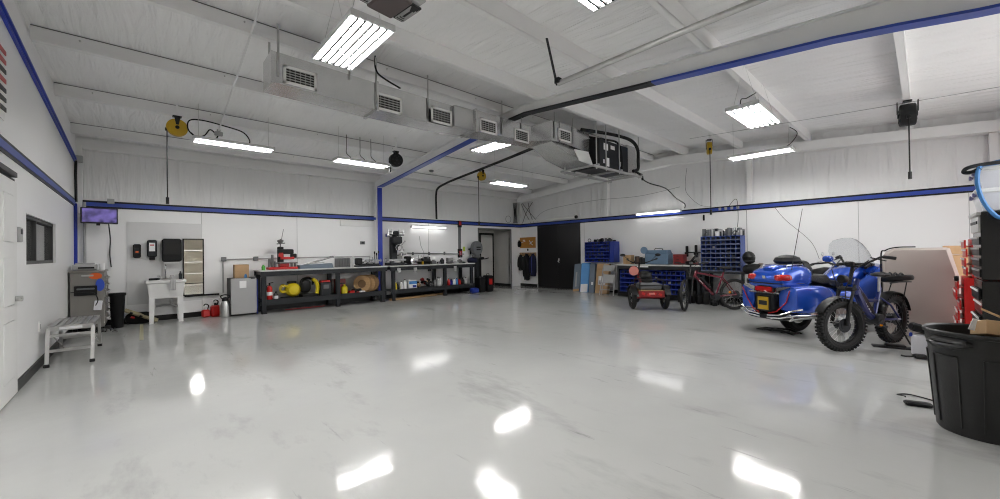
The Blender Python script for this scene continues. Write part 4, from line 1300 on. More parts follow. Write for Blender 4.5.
# --- pedestal grinder and tools at the bench end
t = thing('bench_grinder', 'grey round grinder on a dark pedestal at the right bench end', 'grinder', (8.62, 10.62, 0))
MB().box((0, 0, .02), (.36, .34, .04), bev=.01).box((0, 0, .60), (.14, .14, 1.12), bev=.02).build('pedestal', M_DGREY, t)
b = MB()
b.lathe([(.10, -.11), (.24, -.09), (.25, 0), (.24, .09), (.10, .11)], 24, c=(0, 0, 1.50), r=(PI / 2, 0, 0), sc=(.85, 1, 1))
b.box((0, .04, 1.22), (.26, .20, .12), bev=.03)
b.build('wheel_guard', M_MGREY, t)
for z in (1.53, 1.45):
    MB().box((0, -.115, z), (.18, .012, .04)).build('slot', M_BLACK, t)
MB().ell((-.20, 0, 1.08), (.17, .14, .10), ex=.7).build('blue_cloth', M_NAVY, t)
b = MB()
for s in (-1, 1):
    b.box((s * .20, -.05, 1.15), (.12, .14, .08), bev=.02)
b.tube([(.1, -.05, 1.1), (.35, -.05, 1.12), (.5, -.05, 1.15)], .02)
b.build('tool_rest', M_BLKPL, t)
for i, (x, y, h, lab) in enumerate(((8.45, 10.24, .52, 'black tool case standing left of the red marked one'), (8.78, 10.22, .56, 'black tool case with red mark at the right bench end'))):
    t = thing('tool_case', lab, 'case', (x, y, 0), 0, 'upright black tool cases by the grinder')
    MB().box((0, 0, h / 2), (.24, .30, h), bev=.025).build('case_body', M_BLKPL, t)
    MB().tube([(-.06, 0, h), (-.05, 0, h + .05), (.05, 0, h + .05), (.06, 0, h)], .012).build('handle', M_BLACK, t)
    if i:
        MB().box((0, -.153, h * .62), (.14, .006, .20)).build('red_mark', M_RED, t)
tag(MB().box((0, 0, .09), (.26, .18, .17), bev=.03).build('blue_bag', M_BIN, loc=(8.1, 10.12, 0)), 'blue bag on the floor at the right bench end', 'bag')
# --- things on the back wall near the opening
t = thing('pull_switch', 'vertical conduit with red boxes at top and bottom on the back wall', 'switch', (8.15, YB - .03, 1.75))
MB().box((0, .01, .1), (.10, .03, .95)).build('conduit', M_MGREY, t)
MB().box((0, 0, .60), (.15, .06, .24), bev=.01).build('switch_box', M_BLKPL, t)
MB().box((0, 0, -.42), (.16, .07, .30), bev=.01).build('switch_box', M_BLKPL, t)
MB().box((0, -.034, .62), (.09, .006, .13)).build('red_plate', M_RED, t)
MB().box((0, -.038, -.42), (.09, .006, .16)).build('red_plate', M_RED, t)
tag(MB().box((0, 0, 0), (.10, .01, .16)).build('paper_tag', mat('lime_paper', (.50, .62, .10), .7), loc=(8.34, YB - .012, 1.48)), 'lime green tag on the wall beside the lower red box', 'tag')
t = thing('wall_hook', 'black hook with hanging tool left of the opening', 'hook', (8.62, YB - .03, 1.40))
MB().box((0, 0, 0), (.05, .05, .26), bev=.015).box((-.05, 0, .07), (.12, .03, .05), bev=.01).build('hook', M_BLKPL, t)
tag(MB().cyl((-.1, 0, 0), (.1, 0, 0), .03).build('door_bumper', M_MGREY, loc=(8.87, YB - .03, 1.43)), 'small grey cylinder on the wall edge by the opening', 'fitting')
# a few more machine tools standing along the second bench
t = thing('drill_chuck_stand', 'short chrome post with round head between the milling machine and the first lathe chuck', 'tool', (5.84, 10.83, TZ))
MB().lathe([(.07, 0), (.07, .03), (.025, .04), (.025, .26), (.055, .28), (.06, .36), (.03, .40)], 18).build('post', M_CHROME, t)
MB().cyl((-.12, 0, .30), (.12, 0, .33), .010).ell((-.12, 0, .30), (.02, .02, .02)).ell((.12, 0, .33), (.02, .02, .02)).build('handle', M_BLACK, t)
t = thing('gear_housing', 'dark gearbox with chrome dial behind the black motor', 'gearbox', (6.62, 10.74, TZ))
MB().box((0, 0, .12), (.26, .20, .24), bev=.02).cyl((0, -.10, .16), (0, -.13, .16), .07, n=18).build('housing', M_DGREY, t)
MB().cyl((0, -.13, .16), (0, -.145, .16), .055, n=18).build('dial', M_CHROME, t)
t = thing('height_gauge', 'slim chrome height gauge near the right end of the second bench', 'gauge', (7.98, 10.66, TZ))
MB().box((0, 0, .02), (.12, .10, .04), bev=.008).box((0, .02, .20), (.025, .012, .36)).build('column', M_CHROME, t)
MB().box((0, -.01, .24), (.06, .05, .06), bev=.008).build('slider', M_DGREY, t)
# ================================================================ right wall: boards, coats, leaning cartons
t = thing('tool_board', 'orange wooden board with white handle on the right wall', 'board', (XR, 10.56, 1.71))
MB().box((-.012, 0, 0), (.02, .84, .42), bev=.004).build('board', M_OWOOD, t)
b = MB()
b.tube([(-.04, -.30, .05), (-.05, -.22, .0), (-.04, -.14, -.06)], .016)
b.tube([(-.04, -.30, -.10), (-.05, -.22, -.05), (-.04, -.12, .08)], .016)
b.cyl((-.04, .1, .06), (-.04, .34, .0), .010)
b.box((-.035, .18, .1), (.02, .1, .03))
b.build('hung_tool', M_PAPER, t)
tag(MB().ell((0, 0, 0), (.07, .09, .12), ex=.7).box((0, 0, .13), (.03, .05, .04)).build('black_hat', M_DCLOTH, loc=(XR - .08, 11.02 - .06, 1.66)), 'black cap hanging at the left edge of the orange board', 'hat')
tag(MB().box((0, 0, 0), (.03, .06, .09), bev=.01).build('wall_hook', M_BLKPL, loc=(XR - .02, 10.55, 1.43)), 'small black hook under the orange board', 'hook')
t = thing('coat_rack', 'wooden coat rail with pegs on the right wall', 'coat rack', (XR, 10.56, 1.25))
MB().box((-.012, 0, 0), (.022, .88, .14), bev=.004).build('rail', M_WOOD, t)
for k in range(6):
    MB().tube([(-.02, -.38 + .15 * k, .02), (-.08, -.38 + .15 * k, .02), (-.09, -.38 + .15 * k, .05)], .010).build('peg', M_DGREY, t)
def coat(label, y, w, z0, z1, m, stripe=None, seed=1):
    t = thing('hanging_coat', label, 'coat', (XR - .10, y, 0), 0, 'coats on the rail')
    rnd = random.Random(seed)
    secs = []
    N = 18
    for z, k in ((z0, .92), (z0 + (z1 - z0) * .35, 1.0), (z0 + (z1 - z0) * .75, .95), (z1 - .08, .62), (z1, .22)):
        sec = []
        for i in range(N):
            a = 2 * PI * i / N
            f = 1 + .10 * math.sin(5 * a + seed) + rnd.uniform(-.05, .05)
            sec.append((.07 * math.cos(a) * f * (k if k < .5 else 1), w / 2 * k * math.sin(a) * f, z + rnd.uniform(-.02, .02)))
        secs.append(sec)
    MB().loft(secs).build('body', m, t, ang=80)
    for s in (-1, 1):
        MB().tube(smoothpath([(-.01, s * w * .30, z1 - .10), (-.03, s * w * .46, z1 - .3), (-.03, s * w * .47, z0 + (z1 - z0) * .3), (-.02, s * w * .42, z0 + .12)]), [.05] * 18 + [.04], n=8).build('sleeve', m, t)
    MB().tube([(-.0, -.06, z1 - .03), (-.05, 0, z1 - .02), (0, .06, z1 - .03)], .025).build('collar', m, t)
    if stripe:
        MB().tube(smoothpath([(-.078, -.0, z1 - .1), (-.085, .02, (z0 + z1) / 2), (-.082, .0, z0 + .05)]), .012, n=5).build('zip', stripe, t)
coat('charcoal jacket at the left end of the coat rail', 10.86, .24, .62, 1.24, M_DCLOTH, None, 2)
coat('long black coat in the middle of the coat rail', 10.54, .28, .26, 1.28, M_DCLOTH, None, 3)
coat('navy blue coat at the right end of the coat rail, beside the doors', 10.20, .28, .42, 1.27, M_NAVY, M_BIN, 5)
t = thing('wall_outlet', 'small grey outlet on the right wall below the charcoal jacket', 'outlet', (XR, 10.78, .42))
MB().box((-.006, 0, 0), (.012, .08, .12), bev=.003).build('plate', M_MGREY, t)
MB().box((-.013, 0, .02), (.004, .03, .06)).build('socket', M_DGREY, t)
def leaner(name, label, cat, y0, y1, h, th, xb, lean, m, extra=None, yskew=0.0):
    # flat carton leaning on the right wall, foot at xb
    w = y1 - y0
    t = thing(name, label, cat, (xb, (y0 + y1) / 2, 0), 0, 'cartons leaning beside the black doors')
    o = MB().box((th / 2, 0, h / 2), (th, w, h), bev=.004).build('carton', m, t)
    o.rotation_euler = (yskew, lean, 0)
    if extra:
        for nm, y, z, dy, dz, mm in extra:
            MB().box((-.002, y, z), (.004, dy, dz)).build(nm, mm, o)
leaner('slate_carton', 'narrow slate blue carton leaning closest to the black doors', 'box', 7.78, 8.04, .96, .10, 10.66, .28, M_SLATE, [('pale_print', .02, .42, .06, .5, M_LGREY), ('foot_mark', 0, .05, .24, .08, M_WOOD)], -.10)
leaner('blue_carton', 'tall light blue and white carton leaning second from the doors', 'box', 7.44, 7.75, .99, .10, 10.66, .26, M_SKYB, [('white_end', 0, .14, .27, .26, M_PAPER)], -.09)
leaner('grey_carton', 'slate grey carton leaning between blue carton and brown carton', 'box', 7.22, 7.42, .97, .10, 10.68, .26, M_SLATE, [('white_print', -.02, .30, .07, .10, M_PAPER)], -.10)
leaner('brown_carton', 'wide brown carton with white label leaning behind the folding chair', 'box', 6.72, 7.17, .97, .12, 10.66, .22, M_CARD, [('shipping_label', .0, .42, .26, .28, M_PAPER), ('label_block', .06, .36, .08, .12, M_MGREY), ('dark_mark', .06, .78, .26, .05, M_WOOD)], -.04)
# folding chair, folded
t = thing('folding_chair', 'folded grey metal folding chair leaning beside the brown carton', 'chair', (10.36, 6.56, 0))
def FC(dx, dy, z):
    return (dx + .22 * z, dy, z)
b = MB()
b.tube(smoothpath([FC(0, -.24, .0), FC(0, -.22, .5), FC(0, -.20, .86), FC(0, -.10, .95), FC(0, .10, .95), FC(0, .20, .86), FC(0, .22, .5), FC(0, .24, 0)]), .015, n=8)
b.build('frame', M_LGREY, t)
for s in (-1, 1):
    MB().tube([FC(.05, s * .20, .0), FC(.05, s * .20, .66)], .013, n=8).build('leg', M_LGREY, t)
b = MB().loft([[FC(.02, y, z) for y, z in ((-.18, .36), (.18, .36), (.19, .62), (-.19, .62))], [FC(.045, y, z) for y, z in ((-.18, .36), (.18, .36), (.19, .62), (-.19, .62))]])
b.build('seat', M_LGREY, t)
MB().loft([[FC(-.012, y, z) for y, z in ((-.19, .72), (.19, .72), (.19, .90), (-.19, .90))], [FC(.012, y, z) for y, z in ((-.19, .72), (.19, .72), (.19, .90), (-.19, .90))]]).build('backrest', M_LGREY, t)
b = MB()
for z in (.16, .28):
    b.tube([FC(.0, -.23, z), FC(.0, .23, z)], .010)
b.build('stretcher', M_LGREY, t)
# ---------------------------------------------------------------- blue bin shelves
def bin_shelf(label, loc, W, H, rows, cols, depth, rz=0.0, m=M_BIN, trim=None, stock=.5, seed=1, side=None):
    # local x = depth (front at -x), y across
    t = thing('bin_shelf', label, 'shelf', loc, rz, 'blue pigeonhole bin shelves')
    b = MB()
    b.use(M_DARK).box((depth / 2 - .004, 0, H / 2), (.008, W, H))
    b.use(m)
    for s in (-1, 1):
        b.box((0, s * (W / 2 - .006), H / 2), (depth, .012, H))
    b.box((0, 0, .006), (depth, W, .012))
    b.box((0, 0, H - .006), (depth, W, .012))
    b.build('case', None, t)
    b = MB()
    for r in range(1, rows):
        b.box((-.005, 0, H * r / rows), (depth - .01, W - .02, .008))
    b.build('shelf_board', m, t)
    b = MB()
    for c in range(1, cols):
        b.box((.0, -W / 2 + W * c / cols, H / 2), (depth - .02, .012, H - .02))
    b.build('divider', m, t)
    b = MB()
    for r in range(rows):
        b.box((-depth / 2 - .004, 0, H * r / rows + .014), (.008, W, .028))
    b.build('front_lip', trim or m, t)
    rnd = random.Random(seed)
    b = MB()
    for r in range(rows):
        for c in range(cols):
            if rnd.random() < stock:
                y = -W / 2 + W * (c + .5) / cols
                z = H * r / rows + .02
                b.use(rnd.choice((M_DGREY, M_BLKPL, M_BLKPL, M_DARK, M_LGREY if rnd.random() < .3 else M_DGREY)))
                s = W / cols
                b.box((-depth * .18, y, z + .03), (depth * .4, s * .7, .04 + .04 * rnd.random()), r=(rnd.random() * .3, 0, rnd.random() * .5), bev=.006)
    o = b.build('bin_contents', None, t)
    o['kind'] = 'stuff'
    if side:
        b = MB()
        for k in range(4):
            b.box((-depth / 2 - .008, -W / 2 + .03 + .04 * k, H * .6), (.004, .03, .05))
        b.build('index_card', M_PAPER, t)
    return t
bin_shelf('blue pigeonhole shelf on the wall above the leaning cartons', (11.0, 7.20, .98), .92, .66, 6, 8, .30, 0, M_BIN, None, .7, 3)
tag(MB().box((0, 0, .33), (.32, .15, .66), bev=.004).build('blue_cabinet', M_BIN, loc=(11.0, 6.64, .98)), 'plain blue end cabinet right of the wall pigeonhole shelf', 'cabinet')
def clutter(name, label, cat, loc, w, d, h, n, mats, seed, rz=0):
    rnd = random.Random(seed)
    b = MB()
    for k in range(n):
        b.use(rnd.choice(mats))
        x, y = rnd.uniform(-d / 2, d / 2), rnd.uniform(-w / 2, w / 2)
        hh = h * rnd.uniform(.4, 1)
        q = rnd.random()
        if q < .5:
            b.box((x, y, hh / 2), (rnd.uniform(.05, .12), rnd.uniform(.05, .13), hh), r=(0, 0, rnd.random() * 3), bev=.01)
        elif q < .8:
            b.cyl((x, y, 0), (x, y, hh), rnd.uniform(.02, .05), n=10)
        else:
            b.torus((x, y, .06), .05, .012, 14, 6, rot=(0, 0, rnd.random() * 3))
    tag(b.build(name, None, None, loc, rz), label, cat, None, 'stuff')
clutter('parts_clutter', 'clutter of dark hardware on top of the wall pigeonhole shelf', 'hardware', (11.0, 7.1, 1.64), 1.0, .2, .12, 16, (M_DGREY, M_BLKPL, M_GLASSES, M_MGREY), 4)
# ---------------------------------------------------------------- right bench
t = thing('parts_bench', 'long dark bench on the right wall with blue pigeonholes beneath', 'workbench', (10.75, 5.05, 0))
MB().box((0, 0, .925), (.74, 2.34, .035), bev=.004).build('bench_top', mat('bench_laminate', (.55, .55, .53), .4, var=.12, vscale=3), t)
b = MB()
for s in (-1, 1):
    b.box((0, s * 1.13, .46), (.68, .06, .90))
b.box((.30, 0, .46), (.03, 2.2, .90))
b.box((-.34, 0, .86), (.04, 2.24, .10))
b.box((-.02, -.86, .46), (.66, .04, .86))
b.build('frame', M_DGREY, t)
MB().box((-.02, 0, .08), (.68, 2.24, .12)).build('plinth', M_BLACK, t)
MB().box((-.33, -1.0, .68), (.05, .22, .22), bev=.01).build('drawer', M_BLKPL, t)
MB().box((-.362, .35, .885), (.006, .34, .035)).build('label_strip', M_PAPER, t)
bin_shelf('blue pigeonhole shelf under the right bench behind the folding chair', (10.58, 5.70, .15), .84, .63, 5, 6, .30, 0, M_BIN, None, .6, 8)
bin_shelf('blue pigeonhole shelf under the right bench behind the red tricycle', (10.58, 4.74, .15), 1.0, .63, 5, 8, .34, 0, M_BIN, M_BIN, .6, 9)
BZ = .945
o = tag(MB().box((0, 0, .13), (.22, .24, .26), bev=.003).build('cardboard_box', M_CARD, loc=(10.75, 6.02, BZ)), 'small brown cardboard box at the left end of the right bench', 'box')
MB().box((-.112, 0, .13), (.002, .05, .25)).build('tape_strip', M_WOOD, o)
clutter('dark_castings', 'dark metal castings beside the small cardboard box', 'castings', (10.75, 5.68, BZ), .34, .3, .26, 14, (M_BLKPL, M_DGREY, mat('rusty_iron', (.10, .06, .045), .7, var=.4)), 6)
t = thing('blue_toolbox', 'large steel blue toolbox on the right bench behind the tricycle handlebar', 'toolbox', (10.80, 5.12, BZ))
MB().box((0, 0, .16), (.34, .66, .32), bev=.02).build('body', M_TBLUE, t)
MB().prism([(-.17, .32), (.17, .32), (.10, .40), (-.10, .40)], 'y', -.30, .33).build('lid', M_TBLUE, t)
MB().tube([(0, -.12, .40), (0, -.10, .45), (0, .10, .45), (0, .12, .40)], .012).build('handle', M_BLKPL, t)
b = MB()
b.lathe([(.02, -.02), (.10, -.02), (.10, .02), (.02, .02)], 20, c=(-.1, .38, .40), r=(0, PI / 2, 0))
tag(b.build('round_gauge', M_TBLUE, loc=(10.75, 5.1, BZ)), 'round grey blue disc at the left top of the blue toolbox', 'gauge')
t = thing('red_cabinet', 'small dark red drawer cabinet on the right bench', 'cabinet', (10.78, 4.52, BZ))
MB().box((0, 0, .14), (.26, .26, .28), bev=.006).build('body', M_DRED, t)
for k in range(3):
    d = MB().box((-.132, .0, .05 + .09 * k), (.008, .23, .075)).build('drawer', M_DRED, t)
    MB().box((-.142, 0, .05 + .09 * k), (.012, .06, .012)).build('pull', M_BLACK, d)
t = thing('hand_grinder', 'black angled tool on the right bench right of the red cabinet', 'tool', (10.65, 4.20, BZ), .6)
b = MB().box((0, 0, .05), (.12, .22, .10), bev=.02)
b.tube([(0, -.02, .08), (.02, -.14, .24), (.03, -.2, .30)], [.035, .028, .02], n=8)
b.build('body', M_BLKPL, t)
clutter('bench_clutter', 'low clutter of small tools along the right end of the right bench', 'tools', (10.60, 4.02, BZ), .20, .3, .09, 14, (M_DGREY, M_GLASSES, M_BLKPL, M_DRED), 12)
tag(MB().cyl((-.02, -.28, 0), (-.02, .28, 0), .014).build('tool_bar', M_DGREY, loc=(XR, 4.22, 1.27)), 'thin dark bar on the right wall carrying three black clamps', 'bar')
for k, y in enumerate((-.24, 0, .24)):
    t = thing('hanging_clamp', ['black clamp on the right wall nearest the tall bins', 'middle black clamp on the wall bar left of the tall bins', 'black clamp on the wall bar farthest from the tall bins'][k], 'clamp', (XR, 4.22 + y, 1.30), 0, 'black clamps on the wall bar')
    MB().box((-.065, 0, .0), (.06, .06, .30 if k != 1 else .34), bev=.012).build('clamp_bar', M_BLKPL, t)
    MB().box((-.11, 0, -.06), (.05, .08, .08), bev=.01).build('clamp_jaw', M_BLKPL, t)
# ---------------------------------------------------------------- tall bins on a dark stand
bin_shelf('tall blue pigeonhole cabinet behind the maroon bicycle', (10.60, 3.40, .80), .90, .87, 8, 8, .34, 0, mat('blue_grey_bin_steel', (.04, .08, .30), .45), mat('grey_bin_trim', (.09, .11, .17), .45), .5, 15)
t = thing('bin_stand', 'dark low stand carrying the tall blue pigeonhole cabinet', 'stand', (10.72, 3.36, 0))
MB().box((0, 0, .77), (.62, 1.0, .05), bev=.004).build('top', M_DGREY, t)
for sx in (-1, 1):
    for sy in (-1, 1):
        MB().box((sx * .27, sy * .44, .375), (.06, .06, .75)).build('leg', M_DGREY, t)
MB().box((0, 0, .2), (.58, .94, .03)).build('shelf', M_DGREY, t)
clutter('cable_heap', 'heap of grey fittings and cables on top of the tall blue cabinet', 'hardware', (10.62, 3.40, 1.672), .86, .24, .20, 40, (M_LGREY, M_MGREY, M_GLASSES, M_DGREY, M_PAPER), 21)
clutter('dark_floor_tools', 'row of black tools on the floor in front of the bin stand', 'tools', (10.10, 3.75, 0), 1.2, .28, .34, 34, (M_BLKPL, M_BLKPL, M_DGREY, M_RUBBER), 31)
tag(MB().cyl((11.1, 3.0, 2.32), (11.1, 3.0, 1.2), .008, n=6).build('wall_conduit', M_LGREY), 'thin pale conduit down the right wall above the tall bins', 'pipe')
tag(MB().box((0, 0, 0), (.03, .04, .16), bev=.01).build('hanging_tag', M_BLKPL, loc=(11.14, 4.02, 2.2)), 'small black clip hanging under the right wall stripe', 'clip')
# ================================================================ cycles: local +x forward, origin on the floor under the rear axle
def wheel(parent, name, c, R, tr, w, rimm, hubr, spokes, knob=False, steer=0.0, disc=True, spoke_m=None, solid=0):
    rot = (0, 0, steer)
    b = MB()
    b.torus(c, R - tr, tr, 40, 10, rot=rot, sq=w)
    if knob:
        mm = Matrix.Translation(c) @ rotm(rot)
        for k in range(44):
            a = 2 * PI * k / 44
            for s in (-1, 0, 1):
                q = tr * (1.0 if s == 0 else .80)
                aa = a + (.07 if s else 0)
                p = mm @ Vector(((R - tr + q) * math.cos(aa), s * tr * w * .62, (R - tr + q) * math.sin(aa)))
                b.box(p, (.030, .034, .026), r=(0, -aa, steer))
    wt = b.build(name, M_RUBBER, parent)
    b = MB()
    b.torus(c, R - 2 * tr + .004, .016, 36, 6, rot=rot, sq=max(1, w * tr / .03))
    b.build('rim', rimm, wt)
    mm = Matrix.Translation(c) @ rotm(rot)
    b = MB()
    if solid:
        for k in range(solid):
            a = 2 * PI * k / solid
            d = Vector((math.cos(a), 0, math.sin(a)))
            e = Vector((-math.sin(a), 0, math.cos(a)))
            rr = R - 2 * tr + .01
            b.loft([[mm @ (d * hubr + e * s * .030 + Vector((0, y, 0))) for s, y in ((-1, -.02), (1, -.02), (1, .02), (-1, .02))],
                    [mm @ (d * rr + e * (s * .018 + .02) + Vector((0, y, 0))) for s, y in ((-1, -.02), (1, -.02), (1, .02), (-1, .02))]])
    else:
        for k in range(spokes):
            a = 2 * PI * k / spokes
            a2 = a + (.5 if k % 2 else -.5)
            s = 1 if k % 4 < 2 else -1
            b.cyl(mm @ Vector((hubr * math.cos(a2), s * .03, hubr * math.sin(a2))), mm @ Vector(((R - 2 * tr) * math.cos(a), 0, (R - 2 * tr) * math.sin(a))), .0024 if spokes > 20 else .004, n=4, caps=False)
    b.build('spokes', spoke_m or M_STEEL, wt)
    b = MB()
    b.cyl(mm @ Vector((0, -.055, 0)), mm @ Vector((0, .055, 0)), hubr, n=18)
    if disc:
        b.cyl(mm @ Vector((0, .045, 0)), mm @ Vector((0, .049, 0)), min(.09, R * .28), n=24)
    b.build('hub', M_DGREY, wt)
    return wt
def T(b, *pts, r=.018, n=8):
    return b.tube(list(pts), r, n)
# ---------------------------------------------------------------- fat tyre electric bicycle, nearest
hd = math.atan2(.74 - .32, 6.70 - 7.82)
t = thing('electric_bicycle', 'dark blue fat tyre electric bicycle in front of the motorcycle', 'bicycle', (7.82, .34, 0), hd)
FW, RWc, RR = 1.19, (0, 0, .335), .335
st = -.25
wheel(t, 'rear_wheel', RWc, RR, .052, 1.0, M_BLACK, .07, 24, True)
wheel(t, 'front_wheel', (FW, 0, .335), RR, .052, 1.0, M_BLACK, .055, 24, True, st)
b = MB()
hx, hz = .84, .86                                     # head tube
T(b, (hx - .02, 0, .92), (hx + .045, 0, .72), r=.034)
T(b, (hx + .02, 0, .78), (.62, 0, .46), (.44, 0, .36), r=.045)
T(b, (.44, 0, .36), (.28, 0, .78), r=.022)
T(b, (hx, 0, .84), (.60, 0, .62), (.36, 0, .60), r=.024)
for s in (-1, 1):
    T(b, (.44, s * .06, .36), (.2, s * .085, .345), (0, s * .09, .335), r=.016)
    T(b, (.33, s * .03, .64), (.2, s * .08, .54), (0, s * .09, .335), r=.013)
b.build('frame', M_DKBLUE, t)
b = MB()
b.box((.64, 0, .58), (.40, .075, .09), r=(0, -.80, 0), bev=.02)
b.build('battery', M_BLKPL, t)
b = MB()
for k in range(5):
    b.box((.735 - .035 * k, .0, .62 - .036 * k), (.02, .082, .012), r=(0, -.80, 0))
b.build('lettering', M_PAPER, t)
cs, sn = math.cos(st), math.sin(st)
def FK(u, v, z):                                      # fork coordinates turned with the bars about the steering axis
    return (FW - .09 + .30 * 0 + u * cs - v * sn, u * sn + v * cs, z)
b = MB()
for s in (-1, 1):
    T(b, FK(.09, s * .10, .335), FK(.035, s * .095, .62), r=.024)
    T(b, FK(.05, s * .095, .56), FK(-.06, s * .085, .86), r=.017)
b.box(FK(-.04, 0, .80), (.07, .22, .05), r=(0, .3, st), bev=.015)
b.build('fork', M_BLACK, t)
b = MB()
T(b, FK(-.07, 0, .86), FK(-.13, 0, 1.08), r=.022)
T(b, FK(-.30, -.36, 1.20), FK(-.24, -.26, 1.22), FK(-.13, -.09, 1.10), FK(-.12, 0, 1.09), FK(-.13, .09, 1.10), FK(-.24, .26, 1.22), FK(-.30, .36, 1.20), r=.014)
b.box(FK(-.08, 0, 1.13), (.05, .10, .06), bev=.012)
b.build('handlebar', M_BLACK, t)
b = MB()
for s in (-1, 1):
    T(b, FK(-.31, s * .37, 1.20), FK(-.25, s * .27, 1.22), r=.020)
    T(b, FK(-.18, s * .18, 1.21), FK(-.22, s * .33, 1.17), r=.007)
    T(b, FK(-.16, s * .18, 1.18), FK(.02, s * .15, 1.06), FK(.05, s * .05, .80), FK(.07, s * .09, .45), r=.006)
b.build('grip', M_RUBBER, t)
b = MB()
b.lathe([(.02, -.05), (.05, -.03), (.056, .02), (.052, .035)], 16, c=FK(.02, 0, .93), r=(0, PI / 2, st))
b.build('headlamp', M_BLACK, t)
MB().ell((.30, 0, .96), (.15, .075, .030), r=(0, -.05, 0)).ell((.24, 0, .962), (.09, .10, .035)).build('saddle', M_LEATH, t)
MB().cyl((.31, 0, .70), (.29, 0, .94), .016).build('seat_post', M_STEEL, t)
b = MB()
for a0, a1, c, sgn in ((.35, 2.9, (0, 0, .335), 1),):
    secs = []
    for i in range(15):
        a = a0 + (a1 - a0) * i / 14
        q = .372
        secs.append([(q * math.cos(a), -.065, .335 + q * math.sin(a)), ((q + .014) * math.cos(a), 0, .335 + (q + .014) * math.sin(a)), (q * math.cos(a), .065, .335 + q * math.sin(a)), ((q - .006) * math.cos(a), 0, .335 + (q - .006) * math.sin(a))])
    b.loft(secs)
b.build('rear_fender', M_BLACK, t)
b = MB()
secs = []
for i in range(11):
    a = .5 + 1.35 * i / 10
    q = .370
    p = [(q * math.cos(a), -.062, q * math.sin(a)), ((q + .012) * math.cos(a), 0, (q + .012) * math.sin(a)), (q * math.cos(a), .062, q * math.sin(a)), ((q - .006) * math.cos(a), 0, (q - .006) * math.sin(a))]
    secs.append([(FW + x * cs - y * sn, x * sn + y * cs, .335 + z) for x, y, z in p])
b.loft(secs).build('front_fender', M_BLACK, t)
b = MB()
for s in (-1, 1):
    T(b, (.18, s * .07, .84), (-.02, s * .08, .85), (-.34, s * .08, .84), r=.008)
    T(b, (0, s * .10, .42), (-.22, s * .08, .84), r=.007)
T(b, (-.34, -.08, .84), (-.34, .08, .84), r=.008)
for x in (-.25, -.12, .02):
    T(b, (x, -.08, .845), (x, .08, .845), r=.006)
b.build('rear_rack', M_BLACK, t)
b = MB()
b.lathe([(.055, -.09), (.075, -.085), (.075, .085), (.055, .09)], 20, c=(.44, 0, .36), r=(PI / 2, 0, 0))
for s in (-1, 1):
    T(b, (.44, s * .10, .36), (.44 + s * .15, s * .10, .29), r=.012)
    b.box((.44 + s * .15, s * .155, .29), (.09, .09, .022), bev=.006)
b.build('crank', M_DGREY, t)
MB().box((.62, .16, .31), (.03, .02, .02)).build('pedal_reflector', M_AMBER, t)
T(MB(), (.12, .09, .34), (.06, .22, .012), r=.011).build('kickstand', M_BLACK, t)
b = MB()
b.torus((-.12, .0, .895), .165, .026, 24, 8, rot=(PI / 2 + .12, 0, 0), sq=1.5)
for k in range(3):
    T(b, (-.28, -.06 + .06 * k, .89), (-.12, -.06 + .06 * k, .965), (.04, -.06 + .06 * k, .89), r=.016)
tag_h = b.build('bike_helmet', M_BLKPL, None, loc=(7.82, .34, 0), rz=hd)
tag(tag_h, 'black open helmet lying on the rack of the fat tyre bicycle', 'helmet')
t = thing('rubber_pad', 'long black stand pad on the floor behind the fat tyre front wheel', 'pad', (7.35, .29, 0), -1.35)
MB().box((0, 0, .012), (.46, .13, .024), bev=.008).box((0, 0, .035), (.2, .09, .03), bev=.01).build('pad', M_BLKPL, t)
MB().box((.21, 0, .03), (.03, .09, .012)).build('red_edge', M_DRED, t)
# ---------------------------------------------------------------- maroon bicycle
hd = math.atan2(3.59 - 2.87, 8.77 - 9.65)
t = thing('mountain_bicycle', 'maroon electric mountain bicycle in front of the tall bins', 'bicycle', (9.65, 2.87, 0), hd)
L, R = 1.14, .345
st = .85
wheel(t, 'rear_wheel', (0, 0, R), R, .028, 1.0, M_BLACK, .075, 28)
wheel(t, 'front_wheel', (L, 0, R), R, .028, 1.0, M_BLACK, .035, 28, False, st)
b = MB()
hx = L - .26
T(b, (hx - .02, 0, .88), (hx + .03, 0, .74), r=.026)
T(b, (hx, 0, .84), (.29, 0, .72), r=.020)
T(b, (hx + .02, 0, .77), (.44, 0, .30), r=.026)
T(b, (.44, 0, .30), (.24, 0, .84), r=.018)
for s in (-1, 1):
    T(b, (.42, s * .05, .31), (0, s * .07, R), r=.011)
    T(b, (.28, s * .03, .72), (0, s * .07, R), r=.010)
b.build('frame', mat('maroon_paint', (.16, .010, .025), .3, .2, coat=.4), t)
MB().box((.66, 0, .60), (.34, .07, .07), r=(0, -.82, 0), bev=.02).build('battery', M_BLKPL, t)
b = MB()
for k in range(3):
    b.box((.80 - .03 * k, 0, .665 - .03 * k), (.03, .058, .012), r=(0, -.82, 0))
b.build('lettering', M_PAPER, t)
cs, sn = math.cos(st), math.sin(st)
def FK2(u, v, z):
    return (L - .12 + u * cs - v * sn, u * sn + v * cs, z)
b = MB()
for s in (-1, 1):
    T(b, FK2(.10, s * .065, R), FK2(-.03, s * .06, .72), r=.018)
b.box(FK2(-.03, 0, .72), (.05, .16, .04), r=(0, 0, st), bev=.01)
T(b, FK2(-.03, 0, .72), FK2(-.13, 0, 1.0), r=.018)
b.build('fork', M_BLACK, t)
b = MB()
T(b, FK2(-.20, -.34, 1.05), FK2(-.12, -.1, 1.02), FK2(-.10, 0, 1.01), FK2(-.12, .1, 1.02), FK2(-.20, .34, 1.05), r=.013)
for s in (-1, 1):
    T(b, FK2(-.21, s * .35, 1.05), FK2(-.18, s * .22, 1.045), r=.018)
    T(b, FK2(-.1, s * .15, 1.03), FK2(.05, s * .12, .98), FK2(.02, s * .03, .7), r=.005)
b.build('handlebar', M_BLACK, t)
